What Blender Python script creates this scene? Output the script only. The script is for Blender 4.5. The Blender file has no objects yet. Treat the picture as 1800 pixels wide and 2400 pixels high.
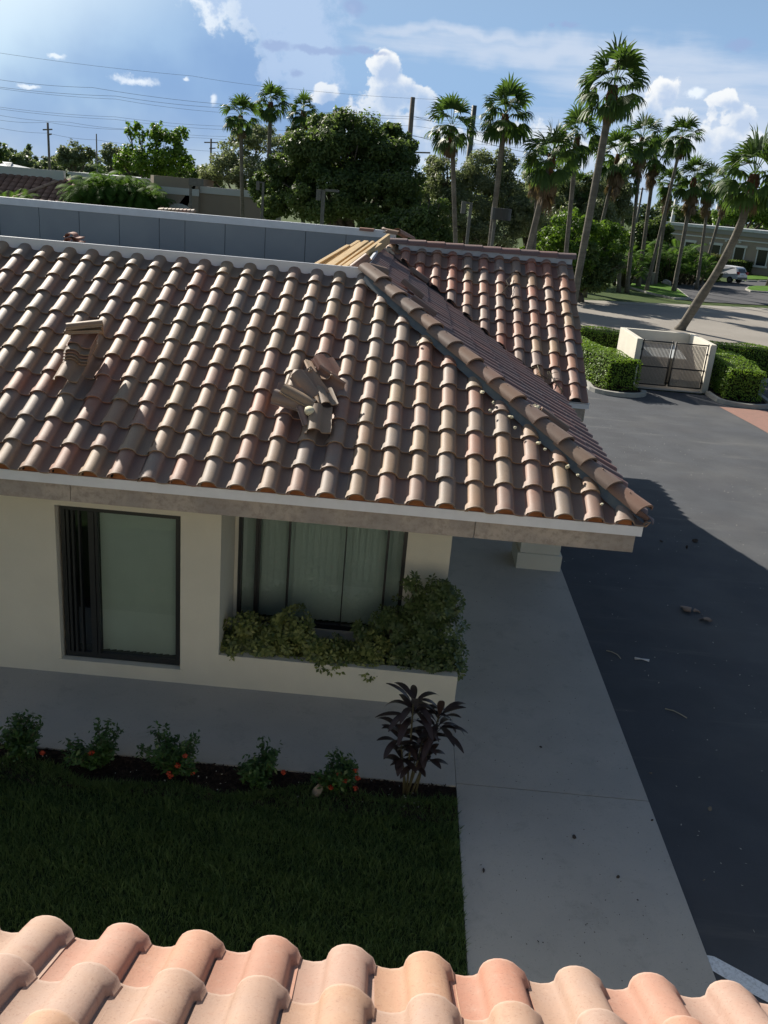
import bpy, bmesh, math, random
import numpy as np
from mathutils import Vector, Matrix
random.seed(7); RS = np.random.RandomState(11)
PI = math.pi; R = math.radians
scene = bpy.context.scene
COL = scene.collection

# ------------------------------------------------------------------ camera
CH = 6.0
PITCH, ROLL, YAW = R(19.85), R(5.0), R(-0.5)
FPX = 2070.0                      # focal length in pixels of the 2400 px tall picture
F_ = Vector((math.sin(YAW)*math.cos(PITCH), math.cos(YAW)*math.cos(PITCH), -math.sin(PITCH)))
R0 = Vector((math.cos(YAW), -math.sin(YAW), 0)); U0 = R0.cross(F_)
R_ = R0*math.cos(ROLL) + U0*math.sin(ROLL)
U_ = -R0*math.sin(ROLL) + U0*math.cos(ROLL)
CAMP = Vector((0, 0, CH))
cd = bpy.data.cameras.new('camera'); cam = bpy.data.objects.new('camera', cd); COL.objects.link(cam)
cd.sensor_fit = 'VERTICAL'; cd.sensor_height = 24.0; cd.lens = 24.0*FPX/2400.0
cd.clip_start = 0.1; cd.clip_end = 6000
m = Matrix((R_, U_, -F_)).transposed().to_4x4(); m.translation = CAMP
cam.matrix_world = m
scene.camera = cam

def ray(x, y):                    # x, y measured on the 1659 x 2212 view of the photograph
    k = 1800/1659
    return F_ + R_*((x*k-900)/FPX) - U_*((y*k-1200)/FPX)
def G(x, y, z=0.0):               # point at height z
    d = ray(x, y); return CAMP + d*((z-CH)/d.z)
def P(x, y, Y):                   # point in the plane at distance Y
    d = ray(x, y); return CAMP + d*(Y/d.y)
def C5(x, y, z=0.0):
    return G((1300+x/3.318)*.92167, (400+y/3.318)*.92167, z)
def azel(x, y):
    d = ray(x, y).normalized(); return math.degrees(math.atan2(d.x, d.y)), math.degrees(math.asin(d.z))

# ------------------------------------------------------------------ light and sky
SUN = Vector((-0.98, 1.30, 1.0)).normalized()
SUN_EL = math.asin(SUN.z); SUN_AZ = math.atan2(SUN.x, SUN.y)
sl = bpy.data.lights.new('sun', 'SUN'); sl.energy = 5.0; sl.angle = R(0.5); sl.color = (1.0, 0.925, 0.82)
so = bpy.data.objects.new('sun', sl); COL.objects.link(so); so.location = (-20, 20, 40)
so.rotation_euler = SUN.to_track_quat('Z', 'Y').to_euler()
vs = scene.view_settings; vs.view_transform = 'Standard'; vs.look = 'None'; vs.gamma = 1; vs.exposure = 0.6
try: vs.use_curve_mapping = False
except Exception: pass
SKY_STRENGTH = 0.05

class NT:
    def __init__(s, tree): s.t = tree; s.n = tree.nodes; s.l = tree.links
    def new(s, typ, **kw):
        n = s.n.new(typ)
        for k, v in kw.items():
            if k == 'inp':
                for kk, vv in v.items():
                    if isinstance(vv, bpy.types.NodeSocket): s.l.new(vv, n.inputs[kk])
                    else: n.inputs[kk].default_value = vv
            else: setattr(n, k, v)
        return n
    def math(s, op, a, b=None, c=None, clamp=False):
        n = s.n.new('ShaderNodeMath'); n.operation = op; n.use_clamp = clamp
        for i, v in enumerate((a, b, c)):
            if v is None: continue
            if isinstance(v, bpy.types.NodeSocket): s.l.new(v, n.inputs[i])
            else: n.inputs[i].default_value = v
        return n.outputs[0]
    def mix(s, f, a, b, blend='MIX'):
        n = s.n.new('ShaderNodeMix'); n.data_type = 'RGBA'; n.blend_type = blend
        for idx, v in ((0, f), (6, a), (7, b)):
            if isinstance(v, bpy.types.NodeSocket): s.l.new(v, n.inputs[idx])
            elif idx == 0: n.inputs[0].default_value = v
            else: n.inputs[idx].default_value = (*v, 1) if len(v) == 3 else v
        return n.outputs[2]
    def noise(s, vec, scale, detail=4, rough=.55, dist=0.0, out=0):
        n = s.new('ShaderNodeTexNoise', inp={'Scale': scale, 'Detail': detail, 'Roughness': rough, 'Distortion': dist})
        if vec is not None: s.l.new(vec, n.inputs['Vector'])
        return n.outputs[out]
    def ramp(s, fac, stops, interp='LINEAR'):
        n = s.n.new('ShaderNodeValToRGB'); n.color_ramp.interpolation = interp
        e = n.color_ramp.elements
        while len(e) > 1: e.remove(e[-1])
        e[0].position = stops[0][0]; e[0].color = (*stops[0][1], 1)
        for p, c in stops[1:]:
            k = e.new(p); k.color = (*c, 1)
        s.l.new(fac, n.inputs[0]); return n.outputs[0]
    def sstep(s, v, lo, hi):
        n = s.n.new('ShaderNodeMapRange'); n.interpolation_type = 'SMOOTHSTEP'
        s.l.new(v, n.inputs[0]); n.inputs[1].default_value = lo; n.inputs[2].default_value = hi
        return n.outputs[0]

def build_world():
    w = bpy.data.worlds.new('World'); scene.world = w; w.use_nodes = True
    t = NT(w.node_tree); w.node_tree.nodes.clear()
    sky = t.new('ShaderNodeTexSky', sky_type='NISHITA', sun_disc=False, sun_elevation=SUN_EL, sun_rotation=SUN_AZ,
                altitude=0, air_density=1.0, dust_density=0.7, ozone_density=0.6)
    tc = t.new('ShaderNodeTexCoord'); g = tc.outputs['Generated']
    sp = t.new('ShaderNodeSeparateXYZ', inp={0: g})
    az = t.math('MULTIPLY', t.math('ARCTAN2', sp.outputs[0], sp.outputs[1]), 57.2958)
    el = t.math('MULTIPLY', t.math('ARCSINE', sp.outputs[2]), 57.2958)
    cv = t.new('ShaderNodeCombineXYZ', inp={0: az, 1: el}).outputs[0]
    WA = []
    def group(blobs, dx=0.0, dy=0.0):
        out = None
        for (x, y, rx, ry) in blobs:
            a0, e0 = azel(x+dx, y+dy); ra = rx*.0300; re = ry*.0300
            da = t.math('MULTIPLY_ADD', waz, 1/ra, -a0/ra); de = t.math('MULTIPLY_ADD', wel, 1/re, -e0/re)
            d = t.math('SQRT', t.math('ADD', t.math('MULTIPLY', da, da), t.math('MULTIPLY', de, de)))
            v = t.math('SUBTRACT', 1.0, d)
            out = v if out is None else t.math('SMOOTH_MAX', out, v, .25)
        return out
    # warp the coordinates so that no outline stays elliptical
    wc = t.noise(cv, .45, 3, .5, out=1)
    wsp = t.new('ShaderNodeSeparateXYZ', inp={0: wc})
    waz = t.math('ADD', az, t.math('MULTIPLY', t.math('SUBTRACT', wsp.outputs[0], .5), 2.6))
    wel = t.math('ADD', el, t.math('MULTIPLY', t.math('SUBTRACT', wsp.outputs[1], .5), 1.8))
    n2c = t.math('SUBTRACT', t.noise(cv, 0.16, 4, .55), .5)
    nf = t.math('SUBTRACT', t.noise(cv, .9, 9, .62), .5)
    sh_v = t.new('ShaderNodeVectorMath', operation='ADD', inp={0: cv, 1: (-.35, .5, 0)}).outputs[0]
    nfs = t.math('SUBTRACT', t.noise(sh_v, .9, 9, .62), .5)
    SK = 0.11/SKY_STRENGTH/1.52
    def rgb(r, g, b): return (r*SK, g*SK, b*SK)
    col = sky.outputs[0]
    # clear air towards the horizon is blue, paler towards the sun
    lo = t.sstep(el, 24.0, 4.0)
    toward = t.sstep(az, -10.0, -34.0)
    hz = t.mix(toward, rgb(2.7, 4.5, 7.3), rgb(4.8, 7.2, 9.0))
    hz = t.mix(t.sstep(el, 5.0, -1.0), hz, rgb(4.6, 6.0, 7.6))
    side = t.sstep(t.math('ABSOLUTE', az), 115.0, 75.0)
    col = t.mix(t.math('MULTIPLY', t.math('MULTIPLY', lo, .9), side), col, hz)
    dsun = t.new('ShaderNodeVectorMath', operation='DOT_PRODUCT', inp={0: g, 1: tuple(SUN)}).outputs['Value']
    glow = t.sstep(dsun, .845, .93)
    storm = group([(330, 190, 330, 150), (520, 150, 180, 130), (140, 280, 300, 110), (620, 250, 220, 90), (60, 230, 200, 90)])
    ms = t.math('MULTIPLY', t.sstep(t.math('ADD', storm, t.math('MULTIPLY', n2c, 1.6)), .0, .9), .62)
    col = t.mix(ms, col, rgb(1.9, 3.3, 6.0))
    st = t.new('ShaderNodeMapping', inp={0: cv}); st.inputs['Rotation'].default_value = (0, 0, R(3)); st.inputs['Scale'].default_value = (.22, 1.7, 1)
    cn = t.noise(st.outputs[0], .5, 6, .6)
    cir = group([(1250, 118, 520, 42), (1500, 175, 420, 85), (1000, 72, 320, 18), (1650, 300, 420, 160), (1300, 330, 420, 90)])
    mc = t.math('MULTIPLY', t.sstep(t.math('ADD', cir, t.math('MULTIPLY', t.math('SUBTRACT', cn, .5), 1.5)), .0, .9), .78)
    col = t.mix(mc, col, rgb(5.9, 6.7, 8.0))
    pale = group([(600, 0, 150, 75), (655, 80, 85, 80), (480, -40, 80, 90), (650, 160, 100, 60)])
    pv = t.math('ADD', pale, t.math('MULTIPLY', nf, 1.7))
    mp = t.sstep(pv, .02, .5)
    core = t.sstep(t.math('ADD', pv, t.math('MULTIPLY', t.math('SUBTRACT', waz, azel(520, 50)[0]), .12)), .12, .62)
    col = t.mix(t.math('MULTIPLY', t.math('MULTIPLY', mp, .82), t.math('SUBTRACT', 1.0, t.math('MULTIPLY', t.sstep(wel, 6.5, 3.5), .7))), col, t.mix(core, rgb(8.8, 9.3, 9.7), rgb(4.5, 5.8, 7.9)))
    big = [(832, 140, 36, 34), (850, 195, 52, 50), (800, 250, 66, 48), (905, 225, 48, 44), (860, 300, 150, 55), (705, 192, 34, 24), (1000, 325, 140, 50),
           (1436, 198, 38, 26), (1400, 232, 40, 34), (1470, 248, 50, 26), (1562, 212, 26, 26), (1592, 250, 42, 32), (1570, 318, 150, 34), (1130, 330, 150, 60), (1420, 330, 110, 36)]
    cvv = t.math('ADD', group(big), t.math('MULTIPLY', nf, 1.35))
    cvs = t.math('ADD', group(big, 11, 15), t.math('MULTIPLY', nfs, 1.35))
    mk = t.sstep(cvv, .08, .30)
    cc = t.mix(t.sstep(cvs, -.05, .75), rgb(9.6, 9.6, 9.4), rgb(4.6, 5.7, 7.6))
    low = t.sstep(el, 4.5, 9.0)
    col = t.mix(t.math('MULTIPLY', mk, t.math('MULTIPLY_ADD', low, .35, .6)), col, cc)
    # small scraps: white ones, then dark ones
    waz = t.math('ADD', az, t.math('MULTIPLY', nf, .8)); wel = t.math('ADD', el, t.math('MULTIPLY', nfs, .8))
    sm = group([(121, 122, 24, 8), (297, 174, 60, 11), (402, 171, 9, 5), (460, 214, 11, 18), (68, 187, 22, 5), (1505, 200, 26, 12)])
    col = t.mix(t.math('MULTIPLY', t.sstep(t.math('ADD', sm, t.math('MULTIPLY', nf, 2.2)), .05, .8), .8), col, rgb(8.6, 9.2, 9.8))
    scr = group([(600, 98, 38, 11), (690, 108, 85, 9), (790, 110, 60, 8), (765, 14, 34, 16), (1228, 52, 30, 8), (1191, 54, 8, 6), (1598, 96, 36, 16), (640, 158, 20, 9)])
    col = t.mix(t.math('MULTIPLY', glow, .8), col, rgb(9.0, 10.0, 10.6))
    m4 = t.math('MULTIPLY', t.sstep(t.math('ADD', scr, t.math('MULTIPLY', nf, 1.5)), .0, .7), .7)
    col = t.mix(m4, col, rgb(3.0, 4.0, 6.4))
    bg = t.new('ShaderNodeBackground', inp={0: col, 1: SKY_STRENGTH})
    o = t.new('ShaderNodeOutputWorld'); t.l.new(bg.outputs[0], o.inputs[0])
build_world()

# ------------------------------------------------------------------ materials
MATS = {}
def mat(name, color=(.5, .5, .5), rough=.7, spec=.3, var=0.0, vscale=3.0, color2=None, bump=0.0, bscale=40.0, metal=0.0, detail=5, extra=None, fine=0.0, fscale=60):
    if name in MATS: return MATS[name]
    ma = bpy.data.materials.new(name); ma.use_nodes = True
    t = NT(ma.node_tree); b = ma.node_tree.nodes['Principled BSDF']
    tc = t.new('ShaderNodeTexCoord'); v = tc.outputs['Object']
    c = None
    if color2 is not None or var:
        n = t.noise(v, vscale, detail)
        c2 = color2 if color2 is not None else tuple(x*(1-var) for x in color)
        c = t.mix(t.sstep(n, .32, .68), color, c2)
    if fine:
        n = t.noise(v, fscale, 3, .7)
        base = c if c is not None else color
        c = t.mix(t.sstep(n, .4, .75), base, tuple(x*(1-fine) for x in color))
    if extra: c = extra(t, v, c if c is not None else color)
    if c is not None: t.l.new(c, b.inputs['Base Color'])
    else: b.inputs['Base Color'].default_value = (*color, 1)
    b.inputs['Roughness'].default_value = rough; b.inputs['Specular IOR Level'].default_value = spec
    b.inputs['Metallic'].default_value = metal
    if bump:
        n = t.noise(v, bscale, 4, .6)
        bp = t.new('ShaderNodeBump', inp={'Strength': bump, 'Distance': .01, 'Height': n}); t.l.new(bp.outputs[0], b.inputs['Normal'])
    MATS[name] = ma; return ma

def tile_mat(name, cols, dust, rough=.72, shade_grime=.12):
    ma = bpy.data.materials.new(name); ma.use_nodes = True
    t = NT(ma.node_tree); b = ma.node_tree.nodes['Principled BSDF']
    at = t.new('ShaderNodeAttribute', attribute_name='tint')
    v = t.new('ShaderNodeTexCoord').outputs['Object']
    wn = t.new('ShaderNodeTexWhiteNoise', noise_dimensions='1D'); t.l.new(t.math('MULTIPLY', at.outputs['Fac'], 913.7), wn.inputs['W'])
    off = t.new('ShaderNodeVectorMath', operation='ADD', inp={0: v, 1: wn.outputs['Color']}).outputs[0]
    blot = t.noise(off, 5.0, 4, .6)
    k = t.math('ADD', at.outputs['Fac'], t.math('MULTIPLY', t.math('SUBTRACT', blot, .5), .22), clamp=True)
    n = len(cols)
    c = t.ramp(k, [(i/(n-1), cols[i]) for i in range(n)])
    fr = t.noise(off, 24.0, 5, .7)
    c = t.mix(t.math('MULTIPLY', t.sstep(fr, .5, .8), .30), c, dust)
    c = t.mix(t.math('MULTIPLY', t.sstep(t.noise(v, 1.1, 4, .6), .5, .75), .28), c, tuple(x*.55 for x in cols[0]))
    c = t.mix(t.math('MULTIPLY', t.sstep(t.noise(v, 90.0, 2, .6), .58, .7), .35), c, tuple(x*.45 for x in cols[1]))
    we = t.new('ShaderNodeAttribute', attribute_name='wear').outputs['Fac']
    c = t.mix(t.math('MULTIPLY', t.sstep(t.math('ADD', we, t.math('MULTIPLY', t.math('SUBTRACT', t.noise(off, 22.0, 4, .7), .5), .5)), .72, .98), .38), c, tuple(min(.8, x*1.15) for x in dust))
    ch = t.new('ShaderNodeAttribute', attribute_name='pan_shade').outputs['Fac']
    c = t.mix(t.math('MULTIPLY', t.sstep(t.math('ADD', ch, t.math('MULTIPLY', t.math('SUBTRACT', t.noise(off, 11.0, 5, .7), .5), .9)), .25, .95), shade_grime), c, (.085, .07, .065))  # shade beside the rolls painted into the pans as a mottled dark tone
    streak = t.new('ShaderNodeMapping', inp={0: off}); streak.inputs['Scale'].default_value = (26, 3, 3)
    c = t.mix(t.math('MULTIPLY', t.sstep(t.noise(streak.outputs[0], 1.0, 4, .6), .55, .75), shade_grime*.5), c, (.12, .10, .09))
    mud = t.math('MULTIPLY', t.sstep(t.noise(off, 9.0, 5, .75, .6), .56, .70), .32)
    c = t.mix(mud, c, tuple(x*.62 for x in cols[-1]))
    t.l.new(c, b.inputs['Base Color']); b.inputs['Roughness'].default_value = rough; b.inputs['Specular IOR Level'].default_value = .4
    bp = t.new('ShaderNodeBump', inp={'Strength': .25, 'Distance': .006, 'Height': t.noise(v, 70.0, 4, .7)}); t.l.new(bp.outputs[0], b.inputs['Normal'])
    return ma
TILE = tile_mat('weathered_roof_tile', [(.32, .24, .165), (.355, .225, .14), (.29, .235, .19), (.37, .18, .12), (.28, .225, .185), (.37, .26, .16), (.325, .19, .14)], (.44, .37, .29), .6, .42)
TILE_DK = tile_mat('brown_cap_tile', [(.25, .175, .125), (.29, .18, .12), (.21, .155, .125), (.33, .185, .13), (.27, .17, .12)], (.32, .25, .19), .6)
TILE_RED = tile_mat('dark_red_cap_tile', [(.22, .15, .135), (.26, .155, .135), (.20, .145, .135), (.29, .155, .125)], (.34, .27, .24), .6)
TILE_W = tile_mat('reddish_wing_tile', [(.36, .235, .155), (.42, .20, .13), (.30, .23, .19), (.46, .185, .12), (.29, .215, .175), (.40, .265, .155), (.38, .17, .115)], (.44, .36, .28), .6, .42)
TILE_FG = tile_mat('pale_salmon_tile', [(.43, .25, .175), (.44, .215, .145), (.39, .27, .21), (.45, .275, .175), (.44, .23, .16), (.40, .27, .21), (.47, .21, .135)], (.54, .41, .33), .7)
TILE_FAR = tile_mat('brown_far_tile', [(.26, .14, .095), (.32, .175, .12), (.22, .125, .09)], (.24, .17, .12), .8)

def leaf_mat(name, c1, c2, trans=.35, rough=.5, c3=None, spec=.35):
    ma = bpy.data.materials.new(name); ma.use_nodes = True
    t = NT(ma.node_tree); b = ma.node_tree.nodes['Principled BSDF']
    ge = t.new('ShaderNodeNewGeometry')
    v = t.new('ShaderNodeTexCoord').outputs['Object']
    c = t.mix(ge.outputs['Random Per Island'], c1, c2)
    if c3 is not None: c = t.mix(t.sstep(t.noise(v, .6, 3), .45, .7), c, c3)
    t.l.new(c, b.inputs['Base Color']); b.inputs['Roughness'].default_value = rough; b.inputs['Specular IOR Level'].default_value = spec
    tr = t.new('ShaderNodeBsdfTranslucent'); t.l.new(t.mix(.5, c, (c2[0]*1.6, c2[1]*1.7, c2[2]*.8)), tr.inputs[0])
    mx = t.new('ShaderNodeMixShader', inp={0: trans, 1: b.outputs[0], 2: tr.outputs[0]})
    t.l.new(mx.outputs[0], ma.node_tree.nodes['Material Output'].inputs[0])
    return ma
L_FIG = leaf_mat('dark_fig_leaf', (.065, .105, .034), (.13, .185, .06), .48)
L_OAK = leaf_mat('grey_green_leaf', (.12, .15, .08), (.23, .265, .155), .42)
L_LIGHT = leaf_mat('bright_green_leaf', (.06, .13, .018), (.16, .26, .035), .4)
L_MID = leaf_mat('mid_green_leaf', (.05, .09, .025), (.11, .16, .04), .35)
L_ARECA = leaf_mat('feather_palm_leaf', (.05, .11, .022), (.12, .21, .045), .35, .7, spec=.1)
L_HEDGE = leaf_mat('hedge_leaf', (.10, .20, .02), (.24, .36, .045), .35)
L_BROWNH = leaf_mat('bronze_hedge_leaf', (.08, .09, .025), (.14, .15, .035), .3)
L_PALM = leaf_mat('fan_palm_leaf', (.038, .08, .02), (.09, .15, .034), .35, .5)
L_DEAD = leaf_mat('dead_frond', (.11, .075, .045), (.2, .145, .085), .15, .8)
L_VAR = leaf_mat('variegated_leaf', (.04, .07, .02), (.27, .29, .09), .2, .35)
L_VAR2 = leaf_mat('plain_schefflera_leaf', (.04, .07, .022), (.13, .17, .06), .2, .35)
L_IX = leaf_mat('ixora_leaf', (.03, .07, .02), (.06, .12, .03), .2, .4)
L_TI = leaf_mat('dark_purple_leaf', (.030, .018, .022), (.05, .035, .03), .1, .35)
L_FLOWER = leaf_mat('orange_red_petal', (.40, .05, .03), (.55, .09, .045), .3, .6)
L_GRASS = leaf_mat('grass_blade', (.06, .115, .04), (.13, .20, .07), .25, .6)
L_FAR = leaf_mat('distant_leaf', (.10, .14, .075), (.17, .21, .115), .35)
BARK = mat('bark', (.14, .12, .10), .9, .1, .4, 6, bump=.6, bscale=20)
def rings(t, v, c):
    mp = t.new('ShaderNodeMapping', inp={0: v}); mp.inputs['Scale'].default_value = (.6, .6, 9)
    return t.mix(t.math('MULTIPLY', t.sstep(t.noise(mp.outputs[0], 1.0, 4, .6), .45, .62), .5), c, (.11, .10, .085))
PALMBARK = mat('palm_bark', (.22, .20, .17), .9, .1, .35, 2.5, bump=.7, bscale=14, extra=rings)
BOOT = mat('palm_boot', (.16, .08, .045), .9, .1, .4, 8)
STEM = mat('green_stem', (.10, .09, .05), .7, .2, .3, 9)
WALL = mat('cream_stucco', (.72, .68, .565), .85, .2, .07, 1.5, bump=.35, bscale=110, fine=.06, fscale=150)
WALLW = mat('enclosure_stucco', (.72, .68, .58), .85, .2, .07, 1.5, bump=.3, bscale=90)
WHITE = mat('white_metal_trim', (.78, .80, .83), .4, .5, .07, 5)
WOOD_F = mat('weathered_fascia_wood', (.50, .43, .36), .8, .2, vscale=2.2, color2=(.36, .32, .285), bump=.4, bscale=60, fine=.4, fscale=12)
def grain(t, v, c):
    mp = t.new('ShaderNodeMapping', inp={0: v}); mp.inputs['Scale'].default_value = (3, 3, 60)
    return t.mix(t.math('MULTIPLY', t.sstep(t.noise(mp.outputs[0], 2.0, 4), .45, .7), .5), c, (.42, .27, .12))
PINE = mat('fresh_pine', (.62, .44, .22), .6, .3, .12, 4, extra=grain)
PANEL = mat('grey_backer_board', (.34, .36, .37), .8, .2, vscale=.8, color2=(.29, .31, .33), bump=.2, bscale=50, fine=.1)
FLASH = mat('blue_grey_flashing', (.075, .10, .12), .5, .5, .25, 7, color2=(.12, .14, .135))
MORTAR = mat('orange_eave_closure', (.36, .15, .065), .9, .1, .3, 8, bump=.5, bscale=60)
CREAMF = mat('pale_foam', (.80, .74, .52), .7, .2, .15, 9)
ROOFW = mat('white_roof_membrane', (.62, .64, .66), .7, .2, .2, 2)
DARK = mat('dark_bronze_frame', (.018, .02, .022), .4, .5)
INTER = mat('dark_interior', (.03, .03, .032), .9, .1)
BLIND = mat('pale_vertical_blind', (.76, .84, .82), .7, .2, .05, 3)
SOIL = mat('mulch', (.045, .032, .026), .95, .1, vscale=8, color2=(.025, .018, .016), bump=1.0, bscale=60, fine=.4, fscale=90)
BLACKM = mat('black_metal', (.03, .03, .03), .5, .5)
GREYM = mat('grey_metal', (.12, .125, .12), .6, .4, .2, 6)
POLEW = mat('weathered_pole_wood', (.26, .22, .18), .9, .1, .3, 3)
SLAT = mat('brown_gate_slat', (.40, .34, .28), .7, .3, .2, 20)
def glass_mat(name, tint, refl):
    ma = bpy.data.materials.new(name); ma.use_nodes = True
    t = NT(ma.node_tree); ma.node_tree.nodes.remove(ma.node_tree.nodes['Principled BSDF'])
    tr = t.new('ShaderNodeBsdfTransparent', inp={0: (*tint, 1)}); gl = t.new('ShaderNodeBsdfGlossy', inp={0: (.9, .95, .95, 1), 1: .02})
    fr = t.new('ShaderNodeFresnel', inp={0: 1.5}); f = t.math('ADD', fr.outputs[0], refl, clamp=True)
    mx = t.new('ShaderNodeMixShader', inp={0: f, 1: tr.outputs[0], 2: gl.outputs[0]})
    t.l.new(mx.outputs[0], ma.node_tree.nodes['Material Output'].inputs[0]); return ma
GLASS = glass_mat('green_window_glass', (.68, .74, .715), .08)
GLASSD = glass_mat('dark_glass', (.10, .13, .14), .03)

# ------------------------------------------------------------------ helpers
def tag(o, label=None, cat=None, group=None, kind=None):
    if label: o['label'] = label
    if cat: o['category'] = cat
    if group: o['group'] = group
    if kind: o['kind'] = kind
    return o
def thing(name, label, cat, loc=(0, 0, 0), group=None):
    o = bpy.data.objects.new(name, None); COL.objects.link(o); o.location = loc; o.empty_display_size = .2
    return tag(o, label, cat, group)
class MB:
    def __init__(s): s.v = []; s.f = []; s.t = []; s.sm = []; s.w = []; s.c = []
    def add(s, vs, fs, smooth=False, tint=0.0, wear=None, shade_w=None):
        o = len(s.v); s.v += [tuple(v) for v in vs]; s.f += [tuple(i+o for i in f) for f in fs]
        s.t += [tint]*len(vs); s.w += (wear if wear else [0.0]*len(vs)); s.c += (shade_w if shade_w else [0.0]*len(vs)); s.sm += [smooth]*len(fs); return s
    def box(s, a, b, M=None):
        x0, y0, z0 = a; x1, y1, z1 = b
        vs = [Vector(p) for p in ((x0, y0, z0), (x1, y0, z0), (x1, y1, z0), (x0, y1, z0), (x0, y0, z1), (x1, y0, z1), (x1, y1, z1), (x0, y1, z1))]
        if M is not None: vs = [M @ v for v in vs]
        return s.add(vs, [(3, 2, 1, 0), (4, 5, 6, 7), (0, 1, 5, 4), (1, 2, 6, 5), (2, 3, 7, 6), (3, 0, 4, 7)])
    def prism(s, pts, z0, z1):
        n = len(pts); vs = [(p[0], p[1], z0) for p in pts] + [(p[0], p[1], z1) for p in pts]
        return s.add(vs, [tuple(range(n))[::-1], tuple(range(n, 2*n))] + [(i, (i+1) % n, n+(i+1) % n, n+i) for i in range(n)])
    def tube(s, pts, rad, seg=8, smooth=True, caps=True, tint=0.0):
        pts = [Vector(p) for p in pts]; n = len(pts)
        if not hasattr(rad, '__len__'): rad = [rad]*n
        vs = []; fs = []
        u = None
        for i, p in enumerate(pts):
            d = (pts[min(i+1, n-1)] - pts[max(i-1, 0)]).normalized()
            if u is None:
                a = Vector((0, 0, 1)) if abs(d.z) < .9 else Vector((1, 0, 0))
                u = d.cross(a).normalized()
            else: u = (u-d*u.dot(d)).normalized()
            w = d.cross(u)
            for k in range(seg):
                an = 2*PI*k/seg; vs.append(p + (u*math.cos(an)+w*math.sin(an))*rad[i])
        for i in range(n-1):
            for k in range(seg):
                fs.append((i*seg+k, i*seg+(k+1) % seg, (i+1)*seg+(k+1) % seg, (i+1)*seg+k))
        if caps: fs += [tuple(range(seg))[::-1], tuple(range((n-1)*seg, n*seg))]
        return s.add(vs, fs, smooth, tint)
    def bar(s, p, q, w, h, up=(0, 0, 1)):
        p, q = Vector(p), Vector(q); d = (q-p).normalized(); u = d.cross(Vector(up)).normalized(); n = u.cross(d)
        vs = [e + u*(sx*w/2) + n*(sz*h/2) for e in (p, q) for sx, sz in ((-1, -1), (1, -1), (1, 1), (-1, 1))]
        return s.add(vs, [(3, 2, 1, 0), (4, 5, 6, 7), (0, 1, 5, 4), (1, 2, 6, 5), (2, 3, 7, 6), (3, 0, 4, 7)])
    def build(s, name, ma, parent=None, bevel=0.0, planes=None):
        me = bpy.data.meshes.new(name); v = s.v
        if parent is not None:
            l = parent.location
            if parent.parent is not None: l = parent.parent.location
            v = [(a[0]-l[0], a[1]-l[1], a[2]-l[2]) for a in v]
            off = Vector(l)
        else: off = Vector((0, 0, 0))
        me.from_pydata(v, [], s.f)
        me.polygons.foreach_set('use_smooth', s.sm)
        at = me.attributes.new('tint', 'FLOAT', 'POINT'); at.data.foreach_set('value', s.t)
        if any(s.w): me.attributes.new('wear', 'FLOAT', 'POINT').data.foreach_set('value', s.w)
        if any(s.c): me.attributes.new('pan_shade', 'FLOAT', 'POINT').data.foreach_set('value', s.c)
        if planes:
            bm = bmesh.new(); bm.from_mesh(me)
            for co, no in planes:          # keeps the side the normal points to
                bmesh.ops.bisect_plane(bm, geom=bm.verts[:]+bm.edges[:]+bm.faces[:], dist=1e-5, plane_co=Vector(co)-off, plane_no=Vector(no), clear_inner=True)
            bm.to_mesh(me); bm.free()
        me.materials.append(ma); me.update()
        o = bpy.data.objects.new(name, me); COL.objects.link(o)
        if parent is not None: o.parent = parent
        if bevel:
            b = o.modifiers.new('bevel', 'BEVEL'); b.width = bevel; b.segments = 2; b.limit_method = 'ANGLE'
        return o
def struct(name, mb, ma): return tag(mb.build(name, ma), kind='structure')
def npmesh(name, V, Fq, ma, parent=None, smooth=False):
    me = bpy.data.meshes.new(name); V = np.asarray(V, dtype=np.float32); Fq = np.asarray(Fq, dtype=np.int32)
    k = Fq.shape[1]
    me.vertices.add(len(V)); me.vertices.foreach_set('co', V.ravel())
    me.loops.add(Fq.size); me.loops.foreach_set('vertex_index', Fq.ravel())
    me.polygons.add(len(Fq)); me.polygons.foreach_set('loop_start', np.arange(0, Fq.size, k, dtype=np.int32))
    try: me.polygons.foreach_set('loop_total', np.full(len(Fq), k, dtype=np.int32))
    except Exception: pass
    me.update(calc_edges=True)
    if smooth: me.polygons.foreach_set('use_smooth', np.ones(len(Fq), dtype=bool))
    me.materials.append(ma); o = bpy.data.objects.new(name, me); COL.objects.link(o)
    if parent is not None: o.parent = parent
    return o
def leaves(centers, normals, L, W, rs=RS, droop=0.0, jitter=.7, fold=0.0):
    """one rhombus per centre, facing roughly along normals"""
    n = len(centers); nr = normals + rs.normal(0, jitter, (n, 3)); nr /= np.linalg.norm(nr, axis=1)[:, None]+1e-9
    a = rs.normal(0, 1, (n, 3)); a[:, 2] -= droop
    d = a - (a*nr).sum(1)[:, None]*nr; d /= np.linalg.norm(d, axis=1)[:, None]+1e-9
    s = np.cross(nr, d); l = L*rs.uniform(.7, 1.3, (n, 1)); w = W*rs.uniform(.7, 1.3, (n, 1))
    p0 = centers - d*l*.5; p1 = centers + s*w*.5 + nr*fold*w; p2 = centers + d*l*.5; p3 = centers - s*w*.5 + nr*fold*w
    V = np.stack([p0, p1, p2, p3], 1).reshape(-1, 3); Fq = np.arange(4*n).reshape(n, 4)
    return V, Fq
def vnp(v): return np.array([v[0], v[1], v[2]], float)
def copy_tree(o, parent=None):
    c = o.copy(); COL.objects.link(c); c.parent = parent
    for ch in o.children: copy_tree(ch, c)
    return c

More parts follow.
